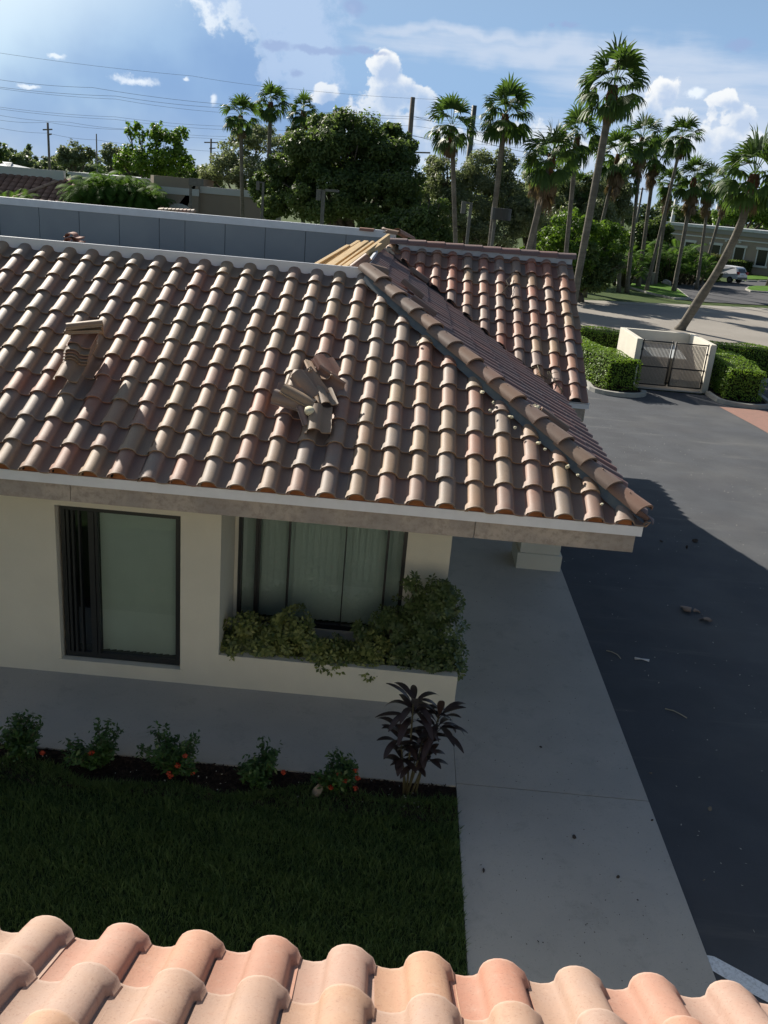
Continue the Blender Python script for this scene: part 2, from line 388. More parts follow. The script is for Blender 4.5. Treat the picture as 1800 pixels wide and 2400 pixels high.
# ------------------------------------------------------------------ roof tiles
TW = 0.315; TE = 0.405
def tile_profile():
    pts = [(-.012, .004), (.010, .004)]
    for k in range(10):
        a = PI - k*PI/10; pts.append((.105 + .088*math.cos(a), .006 + .074*abs(math.sin(a))**.75))
    pts += [(.196, .012), (.215, .002), (.25, -.003), (.285, .0), (.308, .006), (.318, .010)]
    return pts
PROF = tile_profile()
def one_tile(mb, O, u, v, n, tint, L=.47, lift=.030, taper=True):
    N = len(PROF)
    rows = [(0.0, lift, -.030), (.080, lift*.86, -.026), (.098, lift*.84, 0.0), (L, 0.0, 0.0)]
    vs = []
    for (y, z0, fl) in rows:
        for i, (px, pz) in enumerate(PROF):
            x = px
            if fl and 1 <= i <= 3: x += fl*(1.0 if i < 3 else .6)
            sc = 1.0 if y < .09 else (.97 if y < .3 else .93)
            vs.append(O + u*x + v*y + n*(z0 + pz*sc))
    fs = [(r*N+i, r*N+i+1, (r+1)*N+i+1, (r+1)*N+i) for r in range(3) for i in range(N-1)]
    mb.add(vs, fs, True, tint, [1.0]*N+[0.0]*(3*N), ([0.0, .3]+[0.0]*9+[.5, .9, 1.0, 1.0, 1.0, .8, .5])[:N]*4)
    th = .020
    vb = [O + u*(px-(.016 if 1 <= i <= 2 else 0)) + n*(lift+pz) for i, (px, pz) in enumerate(PROF)] + \
         [O + u*(.105+(px-.105)*(.9 if i > 1 and i < 12 else 1) - (.016 if i == 1 else 0)) + n*(lift+pz-th) + v*.004 for i, (px, pz) in enumerate(PROF)]
    mb.add(vb, [(i+1, i, N+i, N+i+1) for i in range(N-1)], False, tint)
    # side faces and underside near the butt
    a, b2 = O+u*PROF[0][0]+n*(lift+PROF[0][1]), O+u*PROF[0][0]+n*PROF[0][1]+v*L
    mb.add([a, b2, b2-n*th, a-n*th], [(0, 1, 2, 3)], False, tint)
def tile_field(mb, O, u, v, nu, nv, rs, i0=0, jit=1.0, skip=None):
    O, u, v = Vector(O), Vector(u).normalized(), Vector(v).normalized(); n = u.cross(v).normalized()
    if n.z < 0: n = -n
    for j in range(nv):
        for i in range(i0, nu):
            if skip and skip(i, j): continue
            du = rs.normal(0, .0035)*jit; dv = rs.normal(0, .006)*jit; dn = abs(rs.normal(0, .0025))*jit; an = rs.normal(0, .006)*jit
            uu = (u + v*an).normalized(); vv = (v - u*an).normalized()
            one_tile(mb, O + u*(i*TW+du) + v*(j*TE+dv) + n*dn, uu, vv, n, float(rs.uniform(0, 1)))
def cap_tile(mb, p, q, n, w0, w1, h, tint, th=.018, lift=.03):
    """barrel cap: from butt p (low, wide) to head q (high, narrow)"""
    p, q, n = Vector(p), Vector(q), Vector(n).normalized(); d = (q-p).normalized(); n = (n - d*n.dot(d)).normalized(); s = d.cross(n)
    S = 10; vs = []
    for e, w, l in ((p, w0, lift), (q, w1, 0)):
        for k in range(S+1):
            a = PI*k/S; vs.append(e + s*(w/2*math.cos(a)) + n*(l + h*math.sin(a)**.8))
    mb.add(vs, [(k, k+1, S+2+k, S+1+k) for k in range(S)], True, tint)
    vb = []
    for e, w, l, hh in ((p, w0, lift, h), (p, w0-2*th, lift-.004, h-th)):
        for k in range(S+1):
            a = PI*k/S; vb.append(e + s*(w/2*math.cos(a)) + n*(l + hh*math.sin(a)**.8))
    mb.add(vb, [(k+1, k, S+1+k, S+2+k) for k in range(S)], False, tint)
def loose_tile(name, label, loc, rot, ma=TILE, tint=.3, scale=1.0, group=None, broken=None):
    mb = MB(); N = len(PROF); L = .46; th = .016
    top = [(px-.15, y-L/2, pz) for y in (0, L) for (px, pz) in PROF]; bot = [(x, y, z-th) for (x, y, z) in top]
    mb.add(top, [(i, i+1, N+i+1, N+i) for i in range(N-1)], True, tint)
    mb.add(bot, [(i+1, i, N+i, N+i+1) for i in range(N-1)], True, tint)
    for r in (0, N):
        mb.add([top[r+i] for i in range(N)] + [bot[r+i] for i in range(N)], [(i, i+1, N+i+1, N+i) for i in range(N-1)], False, tint)
    for c in (0, N-1): mb.add([top[c], top[N+c], bot[N+c], bot[c]], [(0, 1, 2, 3)], False, tint)
    # underside locking ribs along one edge
    for x in (.135, .155): mb.box((x-.006, -L/2+.01, -.03), (x+.004, L/2-.01, -.010))
    o = mb.build(name, ma, planes=broken)
    o.location = loc; o.rotation_euler = rot; o.scale = (scale*.9,)*3
    tag(o, label, 'roof tile', group); return o

# ------------------------------------------------------------------ main building
EY, EZ = 8.8, 2.93          # front eave line
RYc, RZ = 12.65, 4.84       # front curb foot
XR, XC = 2.66, -0.68        # right eave, right curb
WY, WYR, WZR = 14.9, 18.65, 4.98   # wing eave and ridge
XW = 3.20
rs = np.random.RandomState(5)
office = thing('office_building', 'single storey office with weathered clay tile mansard roof, flat centre and wood fascia', 'building', (0, 9.6, 0))
vF = Vector((0, RYc-EY, RZ-EZ)).normalized()
mb = MB(); nleft = 32
tile_field(mb, (XR-.02-TW*nleft+.03, EY-.02, EZ-.02), (1, 0, 0), vF, nleft+1, 11, rs, skip=lambda i, j: False)
hip_dir = Vector((XC-XR, RYc-EY, 0))             # plan direction of the hip going up
hip_no = Vector((-hip_dir.y, hip_dir.x, 0)).normalized()   # points to the front/left side
if hip_no.x > 0: hip_no = -hip_no
mb.build('front_roof_tiles', TILE, office, planes=[((XR, EY, 0), hip_no), ((0, RYc+.02, 0), (0, -1, 0))])
vR = Vector((XC-XR, 0, RZ-EZ)).normalized()
mb = MB()
tile_field(mb, (XR+.04, EY-.1, EZ-.02), (0, 1, 0), vR, 33, 10, np.random.RandomState(8), jit=1.6)
val_dir = Vector((XC-XR, WYR-WY, 0)).normalized(); val_no = Vector((-val_dir.y, val_dir.x, 0))  # to the front/left?
if val_no.y > 0: val_no = -val_no
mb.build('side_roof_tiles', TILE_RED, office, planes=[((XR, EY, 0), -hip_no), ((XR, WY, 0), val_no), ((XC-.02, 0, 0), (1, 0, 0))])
vW = Vector((0, WYR-WY, WZR-EZ)).normalized()
mb = MB()
nW = 13
tile_field(mb, (XW-.02-TW*nW, WY-.02, EZ-.02), (1, 0, 0), vW, nW, 11, np.random.RandomState(9), jit=1.8, skip=lambda i, j: (i, j) in ((4, 6), (3, 7)))
mb.build('wing_roof_tiles', TILE_W, office, planes=[((XR, WY, 0), -val_no), ((0, WYR+.02, 0), (0, -1, 0))])
# rear slope of the wing, rear side slope with its hip
mb = MB()
tile_field(mb, (XW-.02, WYR+3.77, EZ-.02), (-1, 0, 0), Vector((0, -(WYR-WY), WZR-EZ)), 10, 10, np.random.RandomState(10))
mb.build('wing_rear_tiles', TILE, office, planes=[((0, WYR, 0), (0, 1, 0))])
XE2, YE2, RY2 = 3.35, 24.4, 20.6
mb = MB()
tile_field(mb, (XE2, 19.6, EZ-.02), (0, 1, 0), Vector((-.5-XE2, 0, 5.12-EZ)), 16, 10, np.random.RandomState(12), jit=1.4, skip=lambda i, j: (j > 6 and i < 9) or (j > 4 and i > 4 and i < 8))
h2 = Vector((-.5-XE2, RY2-YE2, 0)); h2n = Vector((h2.y, -h2.x, 0)).normalized()
if h2n.y > 0: h2n = -h2n
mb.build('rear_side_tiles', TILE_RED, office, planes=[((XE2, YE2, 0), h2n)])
# decks below the tiles
mb = MB(); dz = -.035
def poly(mbx, pts, off=0.0): mbx.add([(p[0], p[1], p[2]+off) for p in pts], [tuple(range(len(pts)))])
poly(mb, [(-9.4, EY+.01, EZ), (XR, EY+.01, EZ), (XC, RYc, RZ), (-9.4, RYc, RZ)], dz)
poly(mb, [(XR, EY, EZ), (XR, WY+.2, EZ), (XC, WYR, RZ), (XC, RYc, RZ)], dz)
poly(mb, [(XR, WY, EZ), (XW-.03, WY, EZ), (XW-.03, WYR, WZR), (XC-.3, WYR, WZR)], dz)
poly(mb, [(XW-.03, WYR, WZR), (XW-.03, WYR+3.75, EZ), (-.5, WYR+3.75, EZ), (-.5, WYR, WZR)], dz)
poly(mb, [(XE2, 19, EZ), (XE2, YE2, EZ), (-.5, RY2, 5.12), (-.5, 19, 5.12)], dz)
poly(mb, [(XE2, YE2, EZ), (-14, YE2, EZ), (-14, RY2, 5.12), (-.5, RY2, 5.12)], dz)
mb.build('roof_deck', mat('roof_underlayment', (.12, .13, .14), .8, .2, .3, 3), office)
# hip caps
def caps(mbx, a, b, n, count, up, w0=.31, w1=.25, h=.115, rr=None):
    a, b = Vector(a), Vector(b)
    for k in range(count):
        p = a.lerp(b, k/count); q = a.lerp(b, (k+1.13)/count)
        j = Vector((rr.normal(0, .006), rr.normal(0, .006), rr.normal(0, .004)))
        cap_tile(mbx, p+j, q+j, n, w0, w1, h, float(rr.uniform(0, 1)), lift=up)
rr = np.random.RandomState(3)
HA = Vector((XR-.03, EY+.07, EZ+.095)); HB = Vector((XC+.02, RYc+.0, RZ+.115))
for k in range(13):
    mb = MB(); p = HA.lerp(HB, k/13); q = HA.lerp(HB, (k+1.13)/13)
    j = Vector((rr.normal(0, .008), rr.normal(0, .008), rr.normal(0, .004)))
    cap_tile(mb, p+j, q+j, (0, 0, 1), .29, .22, .092, float(rr.uniform(0, 1)), lift=.04)
    # nail hole near the crown
    d = (q-p).normalized(); c = p.lerp(q, .42)+Vector((0, 0, .115)); mb.tube([c, c+Vector((0, 0, .012))], .008, 6, tint=.1)
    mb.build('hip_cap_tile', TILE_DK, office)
mb = MB()
for side in (-1, 1):
    s = Vector((hip_no.x, hip_no.y, 0))*(-side)
    for k in range(12):
        a = HA.lerp(HB, (k+.2)/12.6); b = HA.lerp(HB, (k+1.25)/12.6); w = .115 if side < 0 else .10
        za = Vector((0, 0, -.02+.012*((k % 3)-1)*.5)); s2 = Vector((hip_no.x, hip_no.y, 0))*(1 if side < 0 else -1)
        mb.add([a+s2*(w-.02)+za+Vector((0, 0, .045)), b+s2*(w-.02)+za+Vector((0, 0, .045)), b+s2*(w+.035)+za-Vector((0, 0, .055)), a+s2*(w+.035)+za-Vector((0, 0, .055))], [(0, 1, 2, 3)])
mb.build('hip_flashing', FLASH, office)
# ridge caps of the wing, with the mortar filling between ridge and tiles
mb2 = MB(); mb2.box((XC+.35, WYR-.16, WZR-.04), (XW-.04, WYR+.14, WZR+.075)); mb2.build('ridge_filler', mat('pale_mortar', (.55, .58, .60), .8, .2, .2, 6), office)
for k in range(10):
    mb = MB(); x0 = XW+.03-k*.378
    cap_tile(mb, (x0, WYR-.03, WZR+.05), (x0-.42, WYR-.03, WZR+.05), (0, 0, 1), .30, .26, .11, float(rr.uniform(0, 1)), lift=.018)
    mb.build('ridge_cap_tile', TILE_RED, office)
# rear hip caps
for k in range(6):
    a = Vector((-.42, RY2+.03, 5.16)); b = Vector((XE2, YE2, EZ+.1))
    if k in (1,): continue
    mb = MB(); p = a.lerp(b, (k+1)/13); q = a.lerp(b, (k-.1)/13); cap_tile(mb, p, q, (0, 0, 1), .3, .26, .1, float(rr.uniform(0, 1)))
    mb.build('rear_hip_cap_tile', TILE_DK, office)
# eave closure, drip edge and fascia boards
mb = MB(); ec = []
for i in range(nleft+1):
    x = XR-.02-TW*nleft+.03+i*TW
    if x > XR-.1: continue
    ec += [(x+.105+.078*math.cos(PI*(1-k/8)), .085*math.sin(PI*k/8)) for k in range(9)]
nE = len(ec); mb.add([(x, EY+.02, EZ+z-.002) for x, z in ec]+[(x, EY+.02, EZ-.02) for x, z in ec], [(k+1, k, nE+k, nE+k+1) for k in range(nE-1)])
mb.build('eave_closure', MORTAR, office)
mb = MB(); mb.box((-9.4, EY+.035, EZ-.035), (XR+.01, EY+.075, EZ-.015)); mb.box((-9.4, EY+.005, EZ-.125), (XR+.0, EY+.035, EZ-.015)); mb.box((XR-.03, EY+.036, EZ-.125), (XR+.0, WY-.1, EZ-.017))
mb.build('drip_edge', WHITE, office)
for a, b in ((-9.4, -3.45), (-3.444, .9), (.906, XR-.05)):
    mb = MB(); mb.box((a, EY+.05, EZ-.33), (b, EY+.09, EZ-.126)); mb.build('fascia_board', WOOD_F, office, bevel=.004)
mb = MB(); mb.box((XR-.09, EY+.092, EZ-.33), (XR-.05, WY-.1, EZ-.126)); mb.build('fascia_board', WOOD_F, office)
# wing eave, gable end
mb = MB(); mb.box((XR+.02, WY+.01, EZ-.125), (XW, WY+.04, EZ-.02)); mb.build('drip_edge', WHITE, office)
mb = MB(); mb.box((XR+.03, WY+.05, EZ-.36), (XW-.05, WY+.09, EZ-.126)); mb.build('fascia_board', WOOD_F, office)
mb = MB(); mb.add([(XW-.06, WY+.1, EZ-.36), (XW-.06, WYR*2-WY-.1, EZ-.36), (XW-.06, WYR*2-WY-.1, EZ-.05), (XW-.06, WYR, WZR-.06), (XW-.06, WY+.1, EZ-.05)], [(0, 1, 2, 3, 4)])
mb.build('gable_wall', WALL, office)
# soffit
mb = MB(); mb.box((-9.4, EY+.1, EZ-.30), (XR-.095, 24.0, EZ-.27)); mb.box((XR-.09, WY+.1, EZ-.31), (XW-.07, 22.0, EZ-.28)); mb.build('soffit', WALL, office)
# curbs round the flat roof
mb = MB(); mb.box((-14, RYc-.005, RZ-.06), (XC+.005, RYc+.04, RZ+.15)); mb.box((XC-.035, RYc+.041, RZ-.06), (XC+.005, WYR-.1, RZ+.15)); mb.build('front_curb', WHITE, office, bevel=.004)
mb = MB(); mb.box((-14, RY2-.02, 5.04), (-.45, RY2+.12, 5.20)); mb.build('rear_parapet_cap', WHITE, office, bevel=.006)
mb = MB(); mb.box((-14, RY2+.03, 4.1), (-.5, RY2+.08, 5.04)); mb.build('parapet_core', DARK, office)
mb = MB(); x = -13.9; kk = 0
while x < -.6:
    w = .905 if kk != 9 else .58; mb.box((x, RY2-.0+.003*(kk % 2), 4.12), (min(x+w-.012, -.52), RY2+.03, 5.045)); x += w; kk += 1
mb.build('parapet_boards', PANEL, office)
mb = MB(); mb.box((-14, RYc+.04, 4.05), (XC-.04, RY2, 4.12)); mb.build('flat_roof', mat('grey_roof_membrane', (.22, .24, .26), .8, .2, .25, 1.2), office)
mb = MB(); mb.add([P(775, 585, 13.5), P(826, 548, 17.5), P(795, 560, 18.4), P(745, 583, 14.5)], [(0, 1, 2, 3)]); mb.build('roof_insulation', ROOFW, office)
# walls
WYF = 9.61; X1, X2, XP = -3.94, -2.45, -1.97; YB = 10.45; XRW = .80; XPL = 1.0
mb = MB(); T = .2; ZT = EZ-.3
mb.box((-9.4, WYF, 0), (X1, WYF+T, ZT)); mb.box((X2, WYF, 0), (XP, YB+.2, ZT)); mb.box((X1, WYF, 0), (X2, WYF+T, .17)); mb.box((X1, WYF, 2.25), (X2, WYF+T, ZT))
mb.box((XP, WYF, 0), (XPL-.13, WYF+.13, .46)); mb.box((XPL-.13, WYF, 0), (XPL, YB+.6, .46))
mb.box((XP+.005, YB, 0), (-1.93+.01, YB+.2, ZT)); mb.box((.24, YB, 0), (XRW, YB+.2, ZT)); mb.box((-1.93, YB, 0), (.24, YB+.2, .5)); mb.box((-1.93, YB, 2.45), (.24, YB+.2, ZT))
mb.box((XRW-.2, YB+.2, 0), (XRW, 23.5, ZT))
mb.build('wall', WALL, office)
mb = MB(); mb.box((XP+.01, WYF+.13, .1), (XPL-.13, YB, .36)); mb.build('planter_soil', SOIL, office)
def window(x0, x1, z0, z1, y, mull, label, blinds, depth=.12):
    fr = MB(); f = .05
    for a, b in (((x0, y, z0), (x0+f, y+.07, z1)), ((x1-f, y, z0), (x1, y+.07, z1)), ((x0+f, y, z0), (x1-f, y+.07, z0+f*1.4)), ((x0+f, y, z1-f), (x1-f, y+.07, z1))): fr.box(a, b)
    w = thing_part('window', office, fr, DARK)
    if label: w['label'] = label
    for (mx, mw) in mull:
        mbx = MB(); mbx.box((mx, y-.01, z0+f), (mx+mw, y+.06, z1-f)); mbx.build('mullion', DARK, w)
    g = MB(); g.add([(x0+f, y+.03, z0+f), (x1-f, y+.03, z0+f), (x1-f, y+.03, z1-f), (x0+f, y+.03, z1-f)], [(0, 1, 2, 3)]); g.build('pane', GLASS, w)
    b = MB(); k = 0; a0, a1 = blinds; x = a0
    while x < a1-.02:
        wv = .088; an = R(9); b.add([(x, y+depth+.0, z0+.06), (x+wv, y+depth+.034, z0+.06), (x+wv, y+depth+.034, z1-.03), (x, y+depth, z1-.03)], [(0, 1, 2, 3)]); x += .084
    b.build('blind', BLIND, w)
    i = MB(); i.box((x0-.02, y+.5, z0-.1), (x1+.02, y+.52, z1+.1)); i.build('interior', INTER, w)
    return w
def thing_part(name, parent, mbx, ma): return mbx.build(name, ma, parent)
window(X1+.03, X2-.03, .21, 2.22, WYF+.09, [(X1+.10, .03), (X1+.16, .025), (X1+.24, .02), (X1+.36, .07), (X1+.44, .03)], 'window with one open dark strip left of the closed blind', (X1+.46, X2-.08))
window(-1.93, .24, .5, 2.45, YB+.02, [(-1.70, .035), (-1.66, .02), (-1.28, .025), (-.55, .012), (-.02, .03)], 'wide window recessed behind the planter with closed blinds', (-1.88, .20))
mb = MB(); mb.box((X1-.03, WYF-.012, .155), (X2+.03, WYF+.088, .205)); mb.build('window_sill', WALL, office)
# column and the covered walk side
mb = MB(); mb.box((2.30, 14.37, .30), (3.0, 15.05, ZT)); mb.box((2.26, 14.33, .0), (3.04, 15.09, .30)); mb.build('column', WALL, office, bevel=.008)
for (cx, cy) in ((2.6, 21.5),):
    mb = MB(); mb.box((cx-.35, cy-.35, 0), (cx+.35, cy+.35, ZT)); mb.build('column', WALL, office)
mb = MB(); mb.box((-9.4, 23.5, 0), (XRW, 23.7, ZT)); mb.box((-9.4, WYF+T, 0), (-9.2, 23.5, ZT)); mb.build('rear_wall', WALL, office)

# ------------------------------------------------------------------ the near building the picture is taken from
near = thing('near_building', 'near building in the foreground with pale salmon clay tile roof edge', 'building', (0, 1.5, 0))
mb = MB(); vN = Vector((0, -1, .5)).normalized()
NE = (-.315*14-1.355+.105+.105+.315*0, 2.80, 3.0)
tile_field(mb, (4.7+.122, 2.80, 2.95), (-1, 0, 0), vN, 32, 12, np.random.RandomState(21), jit=1.0)
nt = mb.build('roof_tiles', TILE_FG, near)
mb = MB(); mb.add([(-6, 2.78, 2.96), (5.2, 2.78, 2.96), (5.2, -6, 7.35), (-6, -6, 7.35)], [(0, 1, 2, 3)], False); 
mb = MB(); poly(mb, [(-6, 2.78, 2.94), (5.2, 2.78, 2.94), (5.2, -2.2, 5.43), (-6, -2.2, 5.43)]); mb.build('roof_deck', mat('roof_underlayment'), near)
mb = MB(); mb.box((-6, 2.62, 2.72), (5.2, 2.66, 2.93)); mb.build('fascia_board', WOOD_F, near)
mb = MB(); mb.box((-5.6, 1.9, 0), (4.8, 2.1, 2.9)); mb.box((4.6, -6, 0), (4.8, 1.9, 2.9)); mb.box((-5.6, -6, 0), (-5.4, 1.9, 2.9)); mb.box((-5.6, -6.2, 0), (4.8, -6, 2.9)); mb.build('wall', WALL, near)
mb = MB(); mb.box((-5.6, 2.1, 2.72), (4.8, 2.6, 2.75)); mb.build('soffit', WALL, near)

# ------------------------------------------------------------------ ground
def polyflat(pts, z): 
    mbx = MB(); mbx.add([(p[0], p[1], z) for p in pts], [tuple(range(len(pts)))]); return mbx
def cracks(t, v, c):
    mp = t.new('ShaderNodeMapping', inp={0: v}); mp.inputs['Scale'].default_value = (.25, 2.2, 1); mp.inputs['Rotation'].default_value = (0, 0, R(-24))
    c = t.mix(t.math('MULTIPLY', t.sstep(t.noise(mp.outputs[0], 1.0, 6, .7), .55, .72), .5), c, (.17, .168, .16))
    c = t.mix(t.math('MULTIPLY', t.sstep(t.noise(v, .35, 3, .5), .5, .62), .35), c, (.06, .062, .07))
    st = t.sstep(t.noise(v, .25, 5, .6), .45, .7); return t.mix(t.math('MULTIPLY', st, .35), c, (.15, .148, .14))
ASPH = mat('dark_asphalt', (.090, .097, .108), .85, .3, .22, 1.2, bump=.5, bscale=160, fine=.25, fscale=120, extra=cracks)
ROAD = mat('pale_road_asphalt', (.33, .305, .27), .9, .2, .15, .25, bump=.3, bscale=90, fine=.12, fscale=40)
def stains(t, v, c):
    c = t.mix(t.math('MULTIPLY', t.sstep(t.noise(v, 2.3, 7, .75, .4), .52, .68), .35), c, (.29, .275, .25))
    c = t.mix(t.math('MULTIPLY', t.sstep(t.noise(v, 55.0, 2, .5), .66, .72), .45), c, (.20, .19, .17))
    return t.mix(t.math('MULTIPLY', t.sstep(t.noise(v, .45, 3, .5), .5, .7), .25), c, (.52, .50, .47))
CONC = mat('grey_concrete', (.49, .465, .42), .85, .25, vscale=1.1, color2=(.43, .41, .375), bump=.35, bscale=140, fine=.12, fscale=130, extra=stains)
KERBM = mat('kerb_concrete', (.42, .41, .37), .85, .2, .2, 2.5, bump=.3, bscale=60)
GRASSG = mat('grass_ground', (.085, .12, .04), .95, .1, vscale=.5, color2=(.055, .09, .03), bump=.8, bscale=30, fine=.4, fscale=25)
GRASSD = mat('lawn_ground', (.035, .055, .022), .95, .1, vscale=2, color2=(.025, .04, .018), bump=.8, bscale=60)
def brick(t, v, c):
    b = t.new('ShaderNodeTexBrick', inp={'Color1': (.36, .20, .16, 1), 'Color2': (.30, .18, .145, 1), 'Mortar': (.22, .17, .14, 1), 'Scale': 4.5, 'Mortar Size': .015}); t.l.new(v, b.inputs['Vector']); return b.outputs[0]
BRICK = mat('red_pavers', (.4, .18, .12), .85, .2, extra=brick)
struct('ground', polyflat([(-3000, -200), (3000, -200), (3000, 4500), (-3000, 4500)], -.06), GRASSG)
struct('lawn', polyflat([(-30, 2), (.97, 2), (.97, 7.82), (-30, 7.82)], -.02), GRASSD)
mbx = MB()   # the soft wavy border between mulch and lawn
n = 60; pts = [(-12+12.97*i/n, 7.62-(.14 if i > 5 else .1)*math.sin(i*.31)-.09*math.sin(i*.9+1)-(.12 if i > 48 else 0)) for i in range(n+1)]
mulch = MB(); mulch.add([(p[0], p[1], -.008) for p in pts] + [(.97, 8.06, -.008), (-12, 8.06, -.008)], [tuple(range(n+3))])
struct('mulch_bed', mulch, SOIL)
mbx = MB(); mbx.box((-12, 8.06, -.05), (.97, WYF, .01)); mbx.box((.975, -4, -.05), (3.08, 8.10, .01)); mbx.box((.975, 8.115, -.05), (3.08, 26, .01)); struct('walkway', mbx, CONC)
struct('asphalt_drive', polyflat([(3.08, -8), (60, -8), (60, 36.4), (12.2, 36.4), (12.2, 32.3), (8.0, 32.3), (8.0, 30.5), (5.2, 37.5), (.98, 37.5), (.98, 26), (3.08, 26)], -.004), ASPH)
def ln(a): return (a, 41.0+(a-12)*.42)
def lf(a): return (a, 62.6+(a-12)*.42)
struct('road', polyflat([ln(-70), ln(160), lf(160), lf(-70)], -.03), ROAD)
def lf2(a): return (a, 64.5+(a-12)*.42)
struct('road_gutter', polyflat([lf(-20), lf(160), lf2(160), lf2(-20)], -.02), mat('gutter_concrete', (.36, .34, .30), .9, .2, .2, .4))
dark_pts = [C5(1060, 1013), C5(1040, 985), C5(960, 930), C5(890, 855), C5(1200, 870), C5(1659, 850), (95, 150, 0), (95, 97.5, 0)]
struct('parking_lot', polyflat([(p[0], p[1]) for p in dark_pts], -.012), mat('parking_asphalt', (.11, .11, .115), .9, .2, .2, .2, fine=.1))
def slab(name, pts, z0, z1, ma): mbx = MB(); mbx.prism([(p[0], p[1]) for p in pts][::-1], z0, z1); return struct(name, mbx, ma)
isl = [C5(470, 872), C5(620, 868), C5(850, 880), C5(960, 925), C5(1058, 1003), C5(930, 998), C5(800, 972), C5(700, 945), C5(560, 905)]
slab('grass_island_kerb', isl, -.05, .10, KERBM)
cen = sum(isl, Vector())/len(isl)
slab('grass_island', [cen+(p-cen)*.93 for p in isl], .0, .13, mat('fresh_green_grass', (.10, .20, .03), .95, .1, vscale=.6, color2=(.06, .13, .02), bump=.8, bscale=20))  # fresh green grass, two tones mixed by noise
isl2 = [C5(1480, 925), C5(1500, 910), C5(1560, 903), C5(1660, 905), C5(1760, 915), C5(1760, 955), C5(1600, 948), C5(1520, 942)]
slab('parking_island_kerb', isl2, -.05, .12, KERBM); cen = sum(isl2, Vector())/len(isl2)
slab('parking_island', [cen+(p-cen)*.9 for p in isl2], .0, .15, MATS['fresh_green_grass'])
slab('verge', [C5(1360, 812), C5(1659, 812), C5(1800, 812), C5(1800, 846), C5(1659, 846), C5(1400, 842)], -.04, .02, MATS['fresh_green_grass'])
struct('paver_walk', polyflat([(10.95, 30.35), (11.28, 27.7), (11.5, 25), (20, 25), (20, 30.35)], .003), BRICK)
PAINT = mat('white_road_paint', (.78, .82, .86), .8, .2, fine=.35, fscale=30)
def O2(x, y, z=0): return G(x*.92167, y*.92167, z)
mbx = MB(); mbx.add([Vector((p.x, p.y, .002)) for p in (O2(1651, 2238), O2(1674, 2242), O2(1840, 2332), O2(1840, 2372), O2(1742, 2318), O2(1664, 2272))], [(0, 1, 2, 3, 4, 5)])
mbx.add([Vector((p.x, p.y, .0025)) for p in (O2(1705, 2296), O2(1742, 2314), O2(1806, 2382), O2(1768, 2392))], [(0, 1, 2, 3)])
struct('painted_arrow', mbx, PAINT)
for k in range(3):
    a = C5(1395+k*98, 861); b = C5(1470+k*98, 863)
    mbx = MB(); mbx.bar(a+Vector((0, 0, .07)), b+Vector((0, 0, .07)), .25, .15); tag(mbx.build('wheel_stop', KERBM, bevel=.03), 'white concrete wheel stop, %s to the right of the white car' % ('first' if k == 0 else 'second' if k == 1 else 'third'), 'wheel stop', 'wheel stops at the far parking edge')
# kerbs round the two planted beds
def kerb(name, pts, ma=KERBM, w=.16, h=.14):
    mbx = MB(); pts = [Vector((p[0], p[1], 0)) for p in pts]; n = len(pts); L = []; Rr = []
    for i, p in enumerate(pts):
        d = (pts[min(i+1, n-1)]-pts[max(i-1, 0)]).normalized(); s = Vector((-d.y, d.x, 0)); L.append(p+s*w/2); Rr.append(p-s*w/2)
    vs = [v+Vector((0, 0, -.05)) for v in L]+[v+Vector((0, 0, h)) for v in L]+[v+Vector((0, 0, h)) for v in Rr]+[v+Vector((0, 0, -.05)) for v in Rr]
    fs = [(k*n+i, k*n+i+1, (k+1)*n+i+1, (k+1)*n+i) for k in range(3) for i in range(n-1)]+[(0, n, 2*n, 3*n), (4*n-1, 3*n-1, 2*n-1, n-1)]
    mbx.add(vs, fs); return struct(name, mbx, ma)
arcL = [(5.3, 37.3), (6.0, 34.6), (6.7, 32.2)] + [(7.62+.95*math.cos(a), 31.35+.75*math.sin(a)) for a in [PI+.15+i*PI/8*1.0 for i in range(9)]]
kerb('kerb', arcL)
arcR = [(11.15, 32.4), (11.15, 31.6)] + [(12.1+.95*math.cos(a), 31.35+.75*math.sin(a)) for a in [PI+.25+i*PI/8 for i in range(8)]] + [(13.2, 33), (13.9, 35.6), (15.0, 36.5), (40, 37.6)]
kerb('kerb', arcR)
bedL = [(p[0], p[1]) for p in arcL]+[(8.3, 36.0), (8.2, 39), (5.2, 39)]
struct('planting_bed', polyflat(bedL, .05), SOIL)
struct('planting_bed', polyflat(arcR+[(40, 39.5), (11.15, 39.5)], .05), SOIL)
mbx = MB(); mbx.prism([(4.6, 38.0), (7.0, 39.3), (9.4, 40.2), (9.0, 41), (4.0, 40.4)], -.05, .06); struct('road_kerb', mbx, KERBM)
